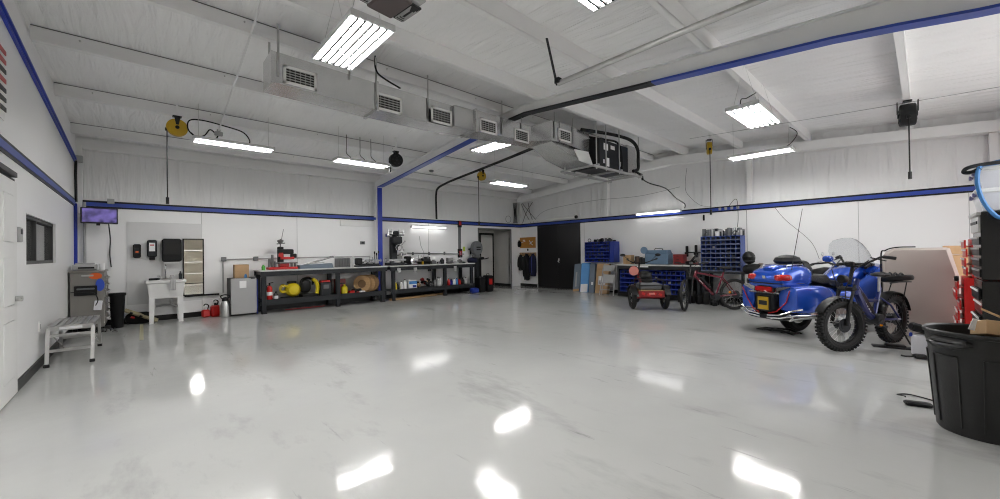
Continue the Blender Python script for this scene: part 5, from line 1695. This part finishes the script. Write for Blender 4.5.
MB().ell((.20, 0, .93), (.14, .07, .03)).build('saddle', M_LEATH, t)
MB().cyl((.24, 0, .82), (.21, 0, .92), .014).build('seat_post', M_BLACK, t)
b = MB().cyl((.44, -.08, .30), (.44, .08, .30), .07, n=20)
for s in (-1, 1):
    T(b, (.44, s * .09, .30), (.44 + s * .12, s * .09, .20), r=.010)
    b.box((.44 + s * .12, s * .14, .20), (.08, .08, .02), bev=.005)
b.build('crank', M_DGREY, t)
MB().box((.16, .08, .40), (.05, .02, .05), bev=.006).build('reflector', M_AMBER, t)
# ---------------------------------------------------------------- red cargo tricycle seen from behind
hd = math.atan2(.66, .75)
t = thing('cargo_tricycle', 'red and black cargo tricycle facing the right bench', 'tricycle', (8.53, 4.30, 0), hd)
R = .255
for s in (-1, 1):
    wheel(t, 'rear_wheel', (0, s * .355, R), R, .052, 1.0, M_BLACK, .05, 18)
wheel(t, 'front_wheel', (1.15, 0, R), R, .045, 1.0, M_BLACK, .05, 18)
b = MB()
T(b, (0, -.33, R), (0, .33, R), r=.018)
T(b, (.0, 0, .30), (.45, 0, .30), (.62, 0, .40), (.90, 0, .75), r=.026)
T(b, (.35, 0, .30), (.30, 0, .72), r=.020)
T(b, (.90, 0, .78), (.95, 0, .62), r=.024)
for s in (-1, 1):
    T(b, (1.15, s * .07, R), (.98, s * .065, .62), r=.014)
T(b, (.96, -.07, .62), (.96, .07, .62), r=.018)
b.build('frame', M_DRED, t)
b = MB()
for s in (-1, 1):
    b.box((-.02, s * .26, .40), (.52, .02, .06))
b.box((-.28, 0, .37), (.02, .54, .14))
b.build('cargo_box', M_DRED, t)
b = MB()
for k in range(4):
    b.box((-.293, -.18 + .12 * k, .36 + .02 * (k % 2)), (.004, .07, .05), r=(.5, 0, 0))
b.build('tail_marks', M_RED, t)
MB().box((-.294, 0, .38), (.006, .12, .04)).build('plate', M_PINK, t)
MB().box((-.02, 0, .44), (.52, .54, .02), bev=.004).build('cargo_floor', M_WOOD, t)
b = MB()
for s in (-1, 1):
    for x in (-.27, .22):
        T(b, (x, s * .25, .44), (x, s * .25, .68), r=.013)
for z in (.56, .68):
    T(b, (-.27, -.25, z), (-.27, .25, z), (.22, .25, z), (.22, -.25, z), (-.27, -.25, z), r=.012)
b.build('basket_rail', M_BLACK, t)
MB().box((-.02, 0, .53), (.46, .46, .14), bev=.03).build('grey_cushion', M_MGREY, t)
b = MB()
for s in (-1, 1):
    secs = []
    for i in range(10):
        a = .3 + 2.5 * i / 9
        q = R + .035
        secs.append([(q * math.cos(a), s * .355 - .06, R + q * math.sin(a)), (q * math.cos(a), s * .355 + .06, R + q * math.sin(a)), ((q + .008) * math.cos(a), s * .355 + .06, R + (q + .008) * math.sin(a)), ((q + .008) * math.cos(a), s * .355 - .06, R + (q + .008) * math.sin(a))])
    b.loft(secs)
b.build('fender', M_BLACK, t)
MB().ell((.28, 0, .80), (.17, .13, .06)).ell((.22, 0, .74), (.12, .14, .08), ex=.7).build('saddle', M_LEATH, t)
MB().box((.14, 0, .60), (.12, .22, .20), bev=.03).build('battery', M_BLKPL, t)
b = MB()
T(b, (.89, 0, .78), (.80, 0, 1.04), r=.020)
T(b, (.50, -.34, 1.14), (.62, -.33, 1.12), (.78, -.16, 1.04), (.80, 0, 1.03), (.78, .16, 1.04), (.62, .33, 1.12), (.50, .34, 1.14), r=.013)
b.build('handlebar', M_BLACK, t)
b = MB()
for s in (-1, 1):
    T(b, (.49, s * .34, 1.14), (.61, s * .335, 1.125), r=.018)
    T(b, (.70, s * .26, 1.09), (.72, s * .36, 1.19), (.70, s * .40, 1.22), r=.006)
    b.ell((.70, s * .42, 1.23), (.02, .07, .035))
b.build('mirror', M_BLKPL, t)
MB().lathe([(.11, -.01), (.11, .01)], 24, c=(.30, .25, .86), r=(0, PI / 2, 0)).build('round_plaque', M_PINK, t)
T(MB(), (.30, .30, .80), (.31, .12, .74), r=.008).build('plaque_arm', M_BLACK, t)
b = MB()
b.cyl((.5, -.1, .28), (.5, .1, .28), .06, n=18)
for s in (-1, 1):
    T(b, (.5, s * .11, .28), (.5 + s * .14, s * .11, .20), r=.010)
    b.box((.5 + s * .14, s * .16, .20), (.08, .08, .02))
b.build('crank', M_LGREY, t)
# ================================================================ blue touring motorcycle (local +x forward, origin under the rear axle)
def sesec(x, w, z0, z1, ex=.55, n=20, yo=0.0):
    zc, hh = (z0 + z1) / 2, (z1 - z0) / 2
    out = []
    for i in range(n):
        a = 2 * PI * i / n
        c, s = math.cos(a), math.sin(a)
        out.append((x, yo + w / 2 * math.copysign(abs(c) ** ex, c), zc + hh * math.copysign(abs(s) ** ex, s)))
    return out
hd = -.47
MX, MY = 7.80, 1.44
t = thing('touring_motorcycle', 'large blue touring motorcycle with trunk and clear windshield', 'motorcycle', (MX, MY, 0), hd)
R = .315
wheel(t, 'rear_wheel', (0, 0, R), R, .075, 1.25, M_ALU, .07, 0, solid=7, spoke_m=M_ALU)
wheel(t, 'front_wheel', (1.69, 0, .325), .325, .06, 1.1, M_ALU, .06, 0, solid=7, spoke_m=M_ALU)
# trunk
b = MB()
b.loft([sesec(-.64, .44, .85, .97), sesec(-.62, .58, .82, 1.03), sesec(-.52, .64, .80, 1.11), sesec(-.30, .66, .80, 1.17), sesec(-.10, .62, .80, 1.17), sesec(.02, .50, .83, 1.13)])
b.build('trunk', M_BIKEBLUE, t)
b = MB()
b.loft([sesec(-.65, .42, .885, .90), sesec(-.63, .585, .882, .905), sesec(-.3, .668, .882, .905), sesec(0, .54, .89, .90)])
b.build('trunk_seam', M_BLACK, t)
b = MB()
b.loft([sesec(-.56, .16, 1.08, 1.13), sesec(-.50, .26, 1.08, 1.165), sesec(-.40, .26, 1.10, 1.18), sesec(-.34, .14, 1.12, 1.17)])
b.build('luggage_spoiler', M_BIKEBLUE, t)
b = MB()
T(b, (-.42, -.20, 1.11), (-.42, -.20, 1.17), (-.1, -.2, 1.18), (-.08, -.2, 1.11), r=.009)
T(b, (-.42, .20, 1.11), (-.42, .20, 1.17), (-.1, .2, 1.18), (-.08, .2, 1.11), r=.009)
T(b, (-.42, -.2, 1.17), (-.42, .2, 1.17), r=.008)
b.build('luggage_rack', M_CHROME, t)
for s in (-1, 1):
    b = MB()
    b.ell((-.565, s * .245, .985), (.115, .078, .052), r=(0, 0, s * .62), ex=.6)
    b.build('tail_lamp', M_LENS, t)
MB().box((-.642, 0, .985), (.01, .05, .05), r=(0, -.2, .0), bev=.004).build('emblem', M_CHROME, t)
# saddlebags
for s in (-1, 1):
    b = MB()
    yo = s * .335
    b.loft([sesec(-.60, .20, .50, .78, .5, yo=s * .31), sesec(-.57, .25, .47, .85, .4, yo=yo), sesec(-.35, .27, .44, .87, .35, yo=yo), sesec(-.02, .26, .46, .86, .35, yo=yo), sesec(.26, .20, .52, .80, .5, yo=s * .31), sesec(.48, .10, .60, .72, .7, yo=s * .27)])
    b.build('saddlebag', M_BIKEBLUE, t)
    b = MB()
    T(b, (-.66, s * .06, .40), (-.67, s * .25, .42), (-.62, s * .42, .50), (-.50, s * .485, .53), r=.012)
    T(b, (-.66, s * .06, .36), (-.67, s * .28, .38), (-.60, s * .46, .44), (-.2, s * .49, .42), (.15, s * .43, .47), r=.014)
    b.build('bumper_rail', M_CHROME, t)
    b = MB()
    T(b, (-.63, s * .40, .80), (-.61, s * .33, .62), (-.64, s * .20, .47), (-.66, s * .08, .43), r=.008)
    b.build('red_piping', M_RED, t)
    b = MB()
    b.cyl((-.52, s * .31, .29), (.75, s * .31, .33), .055, n=14)
    b.cyl((-.56, s * .31, .29), (-.52, s * .31, .29), .042, n=14)
    b.box((.15, s * .38, .36), (.7, .02, .05), r=(0, -.05, 0))
    b.build('exhaust', M_CHROME, t)
    b = MB().loft([[(-.02, s * .455, .47), (.18, s * .44, .50), (.45, s * .36, .60), (.10, s * .45, .56)], [(-.02, s * .475, .47), (.18, s * .46, .50), (.45, s * .38, .60), (.10, s * .47, .56)]])
    b.build('chrome_trim', M_CHROME, t)
    MB().loft([[(.0, s * .462, .53), (.35, s * .41, .585), (.33, s * .412, .60)], [(.0, s * .482, .53), (.35, s * .43, .585), (.33, s * .432, .60)]]).build('red_flash', M_RED, t)
b = MB()
b.loft([sesec(-.64, .30, .48, .86, .5), sesec(-.56, .36, .42, .88, .5), sesec(-.2, .34, .55, .86, .5)])
b.build('tail_panel', M_DGREY, t)
MB().box((-.655, 0, .80), (.03, .28, .08), bev=.012).build('brake_lamp', M_LENS, t)
b = MB()
b.box((-.65, 0, .745), (.03, .52, .03), bev=.01)
for s in (-1, 1):
    b.loft([[(-.64, s * .18, .76), (-.64, s * .36, .83), (-.60, s * .40, .86), (-.62, s * .18, .84)], [(-.60, s * .18, .76), (-.60, s * .36, .83), (-.56, s * .40, .86), (-.58, s * .18, .84)]])
b.build('chrome_tail', M_CHROME, t)
p = MB().box((-.668, 0, .58), (.012, .18, .20), bev=.003).build('licence_plate', M_DYEL, t)
MB().box((-.6755, 0, .585), (.003, .14, .07)).build('plate_marks', M_DGREY, p)
b = MB()
for s in (-1, 1):
    b.box((-.672, s * .115, .58), (.012, .02, .24))
    b.box((-.672, 0, .58 + s * .115), (.012, .24, .018))
b.build('plate_frame', M_BLACK, p)
MB().loft([sesec(-.62, .62, .33, .40, .5), sesec(-.3, .66, .31, .40, .5), sesec(.1, .60, .33, .42, .5)]).build('under_tray', M_DGREY, t)
for o in list(t.children):
    if not o.name.startswith(('rear_wheel', 'front_wheel', 'exhaust')):
        o.location.z = -.09
# seat, tank, fairing
b = MB()
b.loft([sesec(-.02, .34, .92, 1.14, .6), sesec(.06, .42, .84, 1.15, .6), sesec(.13, .38, .80, 1.08, .6)])
b.build('passenger_backrest', M_LEATH, t)
b = MB()
b.loft([sesec(.04, .40, .80, .96, .6), sesec(.30, .44, .74, .90, .6), sesec(.44, .42, .74, .92, .6), sesec(.50, .40, .70, .86, .6), sesec(.75, .34, .68, .80, .6), sesec(.90, .26, .70, .82, .6)])
b.build('seat', M_LEATH, t)
b = MB()
b.loft([sesec(.78, .22, .72, .84, .6), sesec(.92, .34, .66, .97, .6), sesec(1.15, .40, .62, 1.04, .6), sesec(1.35, .36, .66, 1.03, .6), sesec(1.45, .2, .7, .95, .6)])
b.build('fuel_tank', M_BIKEBLUE, t)
for s in (-1, 1):
    b = MB()
    b.loft([sesec(.50, .08, .50, .62, .6, yo=s * .25), sesec(.80, .14, .44, .70, .6, yo=s * .29), sesec(1.10, .20, .42, .84, .55, yo=s * .32), sesec(1.40, .22, .46, 1.02, .55, yo=s * .33), sesec(1.66, .16, .60, 1.04, .6, yo=s * .26), sesec(1.78, .08, .74, .96, .6, yo=s * .18)])
    b.build('fairing', M_BIKEBLUE, t)
    MB().loft([sesec(.75, .2, .28, .46, .5, yo=s * .30), sesec(1.0, .3, .26, .48, .5, yo=s * .32), sesec(1.3, .22, .28, .48, .5, yo=s * .30)]).build('engine_cylinder', M_ALU, t)
    b = MB()
    T(b, (1.42, s * .32, 1.03), (1.42, s * .42, 1.12), r=.012)
    b.ell((1.42, s * .47, 1.14), (.05, .09, .06), ex=.8)
    b.build('mirror', M_BIKEBLUE, t)
b = MB()
b.loft([sesec(1.36, .66, .92, 1.05, .6), sesec(1.55, .62, .86, 1.08, .6), sesec(1.74, .44, .74, 1.03, .6), sesec(1.86, .20, .78, .94, .6)])
b.build('front_cowl', M_BIKEBLUE, t)
b = MB()
b.box((1.37, 0, 1.05), (.10, .52, .06), bev=.02)
b.build('dashboard', M_BLKPL, t)
b = MB()
for s in (-1, 1):
    T(b, (1.22, s * .12, 1.02), (1.18, s * .30, 1.08), (1.02, s * .42, 1.06), (.92, s * .44, 1.03), r=.016)
    T(b, (1.00, s * .425, 1.055), (.88, s * .445, 1.02), r=.022)
b.build('handlebar', M_BLKPL, t)
b = MB()
N = 12
rows = []
for k, (z, w, x) in enumerate(((1.05, .58, 1.50), (1.16, .60, 1.44), (1.30, .58, 1.35), (1.42, .48, 1.27), (1.49, .34, 1.22), (1.51, .2, 1.205))):
    rows.append([(x + (-.16 * ((i / (N - 1) * 2 - 1) ** 2) * (w / .6)), (i / (N - 1) * 2 - 1) * w / 2 * 1.05, z - .02 * abs(i / (N - 1) * 2 - 1) ** 3) for i in range(N)])
sec = []
for r_ in rows:
    sec.append(r_ + [(x - .005, y, z) for x, y, z in reversed(r_)])
b.loft(sec)
b.build('windshield', M_ACR, t)
b = MB()
b.loft([sesec(1.30, .16, .52, .64, .7), sesec(1.5, .18, .62, .70, .7), sesec(1.69, .19, .63, .71, .7), sesec(1.9, .18, .56, .64, .7), sesec(2.0, .14, .44, .50, .7)])
b.build('front_fender', M_BIKEBLUE, t)
b = MB()
for s in (-1, 1):
    T(b, (1.69, s * .10, .325), (1.50, s * .10, .86), r=.026)
b.build('fork', M_CHROME, t)
b = MB().box((.95, 0, .42), (.85, .30, .34), bev=.05).box((.3, 0, .45), (.6, .22, .2), bev=.04)
b.build('engine_block', M_DGREY, t)
b = MB()
T(b, (-.42, -.27, 1.0), (-.20, -.29, 1.95), r=[.006, .003])
b.build('antenna', M_DGREY, t)
T(MB(), (.35, .20, .35), (.30, .34, .015), r=.014).build('side_stand', M_BLACK, t)
# helmet on the trunk, seen as a dark dome
t = thing('black_helmet', 'black dome shaped helmet lying on the trunk of the blue touring motorcycle', 'helmet', (7.66, 1.51, 1.105), .3)
# (rests on the passenger backrest)
MB().lathe([(.08, -.025), (.135, .0), (.15, .04), (.13, .09), (.07, .125), (.01, .135)], 24, sc=(1, 1.25, 1)).build('shell', M_BLKPL, t)
MB().lathe([(.146, .025), (.153, .035), (.146, .048)], 24, sc=(1, 1.25, 1), cap=False).build('trim_band', M_DGREY, t)
# floor ramp under the motorcycle
t = thing('wheel_chock', 'low black metal wheel ramp on the floor beside the motorcycle rear wheel', 'ramp', (7.55, 1.62, 0), 1.25 - PI / 2)
b = MB()
for s in (-1, 1):
    b.loft([[(s * .10 - .015, -.28, .005), (s * .10 + .015, -.28, .005), (s * .10 + .015, -.28, .02), (s * .10 - .015, -.28, .02)],
            [(s * .10 - .015, -.10, .03), (s * .10 + .015, -.10, .03), (s * .10 + .015, -.10, .065), (s * .10 - .015, -.10, .065)],
            [(s * .10 - .015, .28, .005), (s * .10 + .015, .28, .005), (s * .10 + .015, .28, .02), (s * .10 - .015, .28, .02)]])
for y in (-.25, -.1, .08, .25):
    b.box((0, y, .02), (.2, .03, .02))
b.build('ramp_frame', M_BLACK, t)
# ---------------------------------------------------------------- black motorcycle behind, between maroon bicycle and the blue one
def cruiser(label, loc, rz, helmet=True):
    t = thing('cruiser_motorcycle', label, 'motorcycle', loc, rz)
    wheel(t, 'rear_wheel', (0, 0, .31), .31, .065, 1.1, M_CHROME, .06, 20)
    wheel(t, 'front_wheel', (1.55, 0, .33), .33, .05, 1.1, M_CHROME, .05, 20)
    b = MB()
    b.loft([sesec(.72, .14, .72, .80), sesec(.85, .28, .68, .90), sesec(1.05, .30, .70, .95), sesec(1.22, .2, .76, .94), sesec(1.3, .1, .8, .9)])
    b.build('fuel_tank', M_BLKPL, t)
    b = MB()
    b.loft([sesec(.0, .22, .70, .78), sesec(.2, .3, .66, .78), sesec(.5, .34, .62, .72), sesec(.74, .24, .66, .78)])
    b.build('seat', M_LEATH, t)
    b = MB()
    secs = []
    for i in range(12):
        a = .3 + 2.7 * i / 11
        secs.append([(.36 * math.cos(a), -.09, .31 + .36 * math.sin(a)), (.36 * math.cos(a), .09, .31 + .36 * math.sin(a)), (.375 * math.cos(a), .09, .31 + .375 * math.sin(a)), (.375 * math.cos(a), -.09, .31 + .375 * math.sin(a))])
    b.loft(secs)
    b.build('rear_fender', M_BLKPL, t)
    b = MB().box((.82, 0, .40), (.46, .28, .30), bev=.05)
    for q in (-1, 1):
        b.lathe([(.09, 0), (.11, .05), (.11, .22), (.07, .26)], 14, c=(.82 + q * .08, 0, .48), r=(0, q * .4, 0))
    b.build('engine', M_CHROME, t)
    b = MB()
    for s in (-1, 1):
        T(b, (1.55, s * .09, .33), (1.24, s * .09, .95), r=.022)
        T(b, (1.22, s * .08, .98), (1.12, s * .30, 1.10), (.98, s * .38, 1.04), r=.014)
        T(b, (1.1, s * .30, 1.10), (1.12, s * .36, 1.2), r=.007)
        b.ell((1.12, s * .39, 1.22), (.02, .07, .045))
    b.build('fork', M_CHROME, t)
    b = MB()
    b.lathe([(.02, -.07), (.08, -.05), (.10, .03), (.095, .05)], 18, c=(1.34, 0, .90), r=(0, PI / 2, 0))
    b.build('headlamp', M_CHROME, t)
    b = MB()
    for s in (-1, 1):
        T(b, (.8, s * .18, .40), (.6, s * .2, .26), (-.2, s * .2, .26), r=.04)
    b.build('exhaust', M_CHROME, t)
    for s in (-1, 1):
        MB().loft([sesec(-.28, .10, .42, .68, .5, yo=s * .22), sesec(-.2, .14, .38, .72, .5, yo=s * .24), sesec(.18, .14, .40, .72, .5, yo=s * .24), sesec(.24, .08, .46, .66, .5, yo=s * .22)]).build('saddlebag', M_LEATH, t)
    return t
cruiser('black chrome motorcycle parked along the right wall behind the blue one', (10.42, 2.46, 0), -1.66)
t = thing('full_face_helmet', 'round black full face helmet on the motorcycle behind the maroon bicycle', 'helmet', (10.32, 2.76, 1.00), PI + .4)
MB().ell((0, 0, .14), (.15, .13, .15)).box((.08, 0, .06), (.16, .20, .10), bev=.04).build('shell', M_BLKPL, t)
MB().ell((.045, 0, .155), (.115, .115, .065)).build('visor', mat('smoked_plastic', (.02, .02, .022), .15), t)
t = thing('riding_jacket', 'dark jacket with pale sleeve draped over the motorcycle behind the maroon bicycle', 'jacket', (10.38, 2.68, .74), .4)
MB().ell((0, 0, .13), (.24, .22, .13), ex=.8).build('body', M_DCLOTH, t)
MB().tube(smoothpath([(.0, -.12, .22), (-.16, -.16, .20), (-.26, -.02, .06), (-.30, .12, -.10)]), .06, n=8).build('pale_sleeve', mat('grey_beige_cloth', (.26, .22, .18), .8, var=.1), t)
# ================================================================ upright covered panel and far corner
t = thing('covered_panel', 'large beige fabric covered panel standing behind the fat tyre bicycle', 'panel', (8.62, .0, 0))
def panel_ring(x, k):
    pts = [(.46 - k, .02), (.46 - k, 1.18 - k), (.41 - k, 1.28 - k), (.32, 1.325 - k), (-.20, 1.325 - k), (-.235 + k, 1.31 - k), (-.33 + k, .86), (-.345 + k, .7), (-.345 + k, .02)]
    return [(x, y, z) for y, z in pts]
MB().loft([panel_ring(-.20, .035), panel_ring(-.16, 0), panel_ring(.06, 0), panel_ring(.09, .03)]).build('padded_body', M_BEIGE, t)
MB().tube(smoothpath([(-.17, .46, .3), (-.17, .47, 1.18), (-.16, .42, 1.29), (-.15, .30, 1.335), (-.15, .10, 1.34)]), .010, n=6).build('edge_cord', M_BLACK, t)
t = thing('flat_cartons', 'tan cartons standing behind the right edge of the beige panel', 'box', (9.6, -.35, 0))
MB().box((0, 0, .6), (.4, .34, 1.2), bev=.004).box((0, .0, 1.28), (.4, .32, .14), bev=.004).build('carton', M_CARD, t)
# red tool chest (further) and black tool chest (nearer), backs to the front wall, drawers facing the bicycles
def open_drawer(parent, x0, x1, yf, z, h, out, m, trim):
    w = x1 - x0
    d = MB().box(((x0 + x1) / 2, yf + out - .008, z), (w, .016, h), bev=.003).box(((x0 + x1) / 2, yf + out / 2 - .02, z - h * .3), (w - .06, out + .02, .01)).build('drawer', m, parent)
    MB().box(((x0 + x1) / 2, yf + out + .004, z + h * .36), (w - .01, .014, .022), bev=.004).build('trim_pull', trim, d)
    return d
t = thing('red_tool_chest', 'tall red tool chest with open white edged drawers behind the black one', 'tool chest', (7.95, -.66, 0))
def RC(x, y, z):
    return (x - 7.95, y + .66, z)
MB().box(RC(7.95, -.66, .52), (.66, .68, .84), bev=.008).box(RC(7.95, -.66, .06), (.6, .6, .08)).build('cabinet', M_RED, t)
MB().box(RC(7.95, -.72, 1.19), (.66, .66, .49), bev=.008).build('top_chest', M_RED, t)
for k in range(6):
    open_drawer(t, -.32, .32, .34, .20 + .13 * k, .12, .04 + .015 * ((k * 2) % 3), M_RED, M_PAPER)
for k in range(4):
    open_drawer(t, -.32, .32, .27, 1.02 + .115 * k, .105, .05 + .012 * (k % 2), M_RED, M_PAPER)
MB().lathe([(.03, -.02), (.035, 0), (.03, .02)], 14, c=(-.31, .40, .93), r=(PI / 2, 0, 0)).build('lock_knob', M_BLACK, t)
for x in (-.26, .26):
    for y in (-.26, .26):
        MB().cyl((x - .02, y, .05), (x + .02, y, .05), .05, n=14).build('caster', M_BLACK, t)
t = thing('black_tool_chest', 'tall black tool chest with silver drawers at the right edge', 'tool chest', (6.84, -.735, 0), .03)
def BC(x, y, z):
    return (x - 6.90, y + .74, z)
MB().box(BC(6.90, -.74, .54), (.64, .70, .86), bev=.008).box(BC(6.90, -.74, .07), (.54, .6, .1)).build('cabinet', mat('black_enamel', (.008, .008, .008), .22, var=.2), t)
MB().box(BC(6.90, -.74, 1.34), (.64, .70, .72), bev=.008).build('top_chest', MATS['black_enamel'], t)
for k in range(5):
    open_drawer(t, -.29, .29, .34, .24 + .145 * k, .12, .012 + .02 * ((k + 1) % 2), M_DRED if k % 2 else M_BLACK, M_PAPER)
for k in range(4):
    open_drawer(t, -.30, .30, .35, 1.05 + .115 * k, .085, .012, M_BLACK, M_STEEL)
b = MB().box((0, .355, 1.57), (.62, .02, .17), bev=.006).box((0, .36, 1.68), (.64, .04, .04), bev=.008)
b.build('silver_panel', M_STEEL, t)
MB().box((0, .366, 1.59), (.5, .014, .03)).build('slot', M_BLACK, t)
MB().box((-.325, -.05, 1.0), (.02, .5, .02)).build('edge_strip', M_DGREY, t)
b = MB().lathe([(.045, 0), (.045, .14), (.055, .15), (.055, .18)], 16, c=(-.39, .10, .82)).box((-.345, .10, .86), (.06, .06, .10))
b.build('hung_canister', mat('grey_violet_plastic', (.09, .09, .12), .4), t)
for x in (-.24, .24):
    for y in (-.26, .26):
        MB().cyl((x - .02, y, .05), (x + .02, y, .05), .05, n=14).build('caster', M_BLACK, t)
# totes and hose on top
def tote(label, loc, w, d, h):
    t = thing('plastic_tote', label, 'tote', loc, 0, 'totes on the black tool chest')
    MB().loft([[(-w * .44, -d * .44, 0), (w * .44, -d * .44, 0), (w * .44, d * .44, 0), (-w * .44, d * .44, 0)], [(-w / 2, -d / 2, h - .04), (w / 2, -d / 2, h - .04), (w / 2, d / 2, h - .04), (-w / 2, d / 2, h - .04)]]).build('tub', M_TOTE, t)
    MB().box((0, 0, h - .03), (w + .04, d + .04, .05), bev=.012).build('lid', M_WHITE, t)
    b = MB()
    for s in (-1, 1):
        b.box((s * w * .3, d / 2 + .015, h - .06), (.10, .03, .05), bev=.008)
    b.box((-w / 2 - .012, 0, h - .06), (.02, .14, .05), bev=.008)
    b.build('latch', mat('violet_latch', (.20, .19, .34), .4), t)
tote('lower translucent tote on the black tool chest', (6.86, -.69, 1.71), .66, .62, .24)
tote('upper translucent tote with the blue hose on it', (6.86, -.69, 1.95), .66, .62, .23)
t = thing('air_hose', 'blue and grey hose coiled on the totes, one loop hanging down', 'hose', (6.86, -.66, 2.18))
def HS(x, y, z):
    return (x - 6.86, y + .66, z - 2.18)
pts = []
for i in range(40):
    a = i / 39 * 2 * PI * 2.0
    pts.append(HS(6.88 + .34 * math.cos(a + .6), -.70 + .27 * math.sin(a + .6), 2.205 + .03 * i / 39))
MB().tube(pts, .018, n=8).build('coil', M_HOSEB, t)
MB().tube(smoothpath([HS(6.60, -.50, 2.20), HS(6.50, -.42, 2.19), HS(6.44, -.385, 2.14), HS(6.42, -.375, 2.00), HS(6.42, -.40, 1.84), HS(6.42, -.455, 1.70), HS(6.42, -.53, 1.615), HS(6.42, -.70, 1.58), HS(6.42, -.9, 1.64)]), .019, n=8).build('hanging_loop', M_HOSEB, t)
MB().tube(smoothpath([HS(6.7, -.95, 2.19), HS(6.50, -.60, 2.195), HS(6.46, -.42, 2.19), HS(6.44, -.31, 2.165), HS(6.50, -.29, 2.13), HS(6.46, -.34, 2.12), HS(6.44, -.40, 2.15)]), .019, n=8).build('grey_loop', M_DGREY, t)
# ================================================================ big bin and things beside it
BX, BY = 4.45, -.27
t = thing('trash_can', 'large round black trash can in the right foreground', 'trash can', (BX, BY, 0))
prof = [(.225, .0), (.235, .015), (.272, .60), (.276, .62), (.285, .655), (.285, .70), (.298, .705), (.300, .725), (.290, .735), (.280, .725), (.268, .60), (.225, .03)]
MB().lathe(prof, 56).build('tub', M_CAN, t)
b = MB()
for a in (2.55, 2.55 + PI):
    m = Matrix.Rotation(a, 4, 'Z')
    pts = [m @ Vector(p) for p in ((.28, -.10, .66), (.33, -.09, .655), (.35, -.05, .64), (.35, .05, .64), (.33, .09, .655), (.28, .10, .66))]
    b = MB().tube(pts, .020, n=8)
    c = m @ Vector((.315, 0, .672))
    b.box(c, (.06, .20, .03), r=(0, .3, a), bev=.01)
    b.build('handle', M_CAN, t)
b = MB()
for k in range(6):
    a = PI + .25 + k * PI / 3
    for da in (-.30, .30):
        aa = a + da
        b.tube([((.232 + .043 * z / .62 + .002) * math.cos(aa), (.232 + .043 * z / .62 + .002) * math.sin(aa), z) for z in (.06, .3, .56)], .006, n=5)
    b.tube([((.275) * math.cos(a + .30 * (i / 4 - 1)), (.275) * math.sin(a + .30 * (i / 4 - 1)), .56) for i in range(9)], .006, n=5)
b.build('moulded_rib', M_CAN, t)
b = MB().lathe([(.27, .60), (.24, .62), (.10, .55), (.01, .5)], 24, cap=False)
tag(b.build('bin_liner', mat('liner_film', (.02, .02, .022), .25, bump=.4, bscale=20), None, (BX, BY, 0)), 'crumpled black liner inside the trash can', 'liner')
tag(MB().box((0, 0, 0), (.22, .30, .10), r=(.1, .2, .3), bev=.004).build('cardboard_scrap', M_CARD, loc=(BX + .03, BY - .12, .74)), 'brown cardboard scrap on top of the trash can, nearest', 'cardboard', 'cardboard scraps in the trash can')
tag(MB().box((0, 0, 0), (.20, .34, .012), r=(.5, .2, -.2)).build('cardboard_scrap', M_CARD, loc=(BX + .14, BY - .16, .78)), 'brown cardboard flap standing up at the right of the trash can', 'cardboard', 'cardboard scraps in the trash can')
o = tag(MB().box((0, 0, 0), (.010, .055, .085), r=(.25, -.2, .2)).build('paper_label', M_PAPER, loc=(BX + .02, BY + .03, .765)), 'white printed slip sticking out of the trash can', 'paper')
MB().box((-.007, -.01, -.025), (.004, .015, .015), r=(.25, -.2, .2)).build('print_mark', M_BLACK, o)
t = thing('power_adapter', 'black power adapter with cord on the floor beside the trash can', 'adapter', (4.80, .06, 0), 1.9)
MB().box((0, 0, .02), (.17, .06, .035), bev=.01).build('brick', M_BLKPL, t)
MB().tube(smoothpath([(-.12, .0, .02), (-.2, .06, .008), (-.24, .0, .008), (-.20, -.14, .008), (-.05, -.30, .008), (.05, -.26, .008), (.04, -.16, .03), (.06, -.06, .05)]), .006, n=6).build('cord', M_BLACK, t)
t = thing('plastic_bucket', 'small pale bucket with blue clips behind the trash can', 'bucket', (7.12, .04, 0))
MB().box((0, 0, .13), (.18, .20, .26), bev=.02).build('tub', M_TOTE, t)
MB().box((-.06, .10, .25), (.06, .03, .05), bev=.008).box((-.06, -.07, .25), (.06, .03, .05), bev=.008).build('blue_clip', M_BIN, t)
MB().box((0, 0, .32), (.16, .22, .10), r=(.3, 0, .3), bev=.02).build('black_lid', M_BLKPL, t)
t = thing('cable_plug', 'black plug lump on the floor in front of the pale bucket', 'plug', (6.86, .06, 0), .3)
MB().box((0, 0, .025), (.10, .12, .05), bev=.015).tube([(0, .06, .02), (.02, .12, .01), (.06, .15, .01)], .010).build('plug_body', M_BLKPL, t)
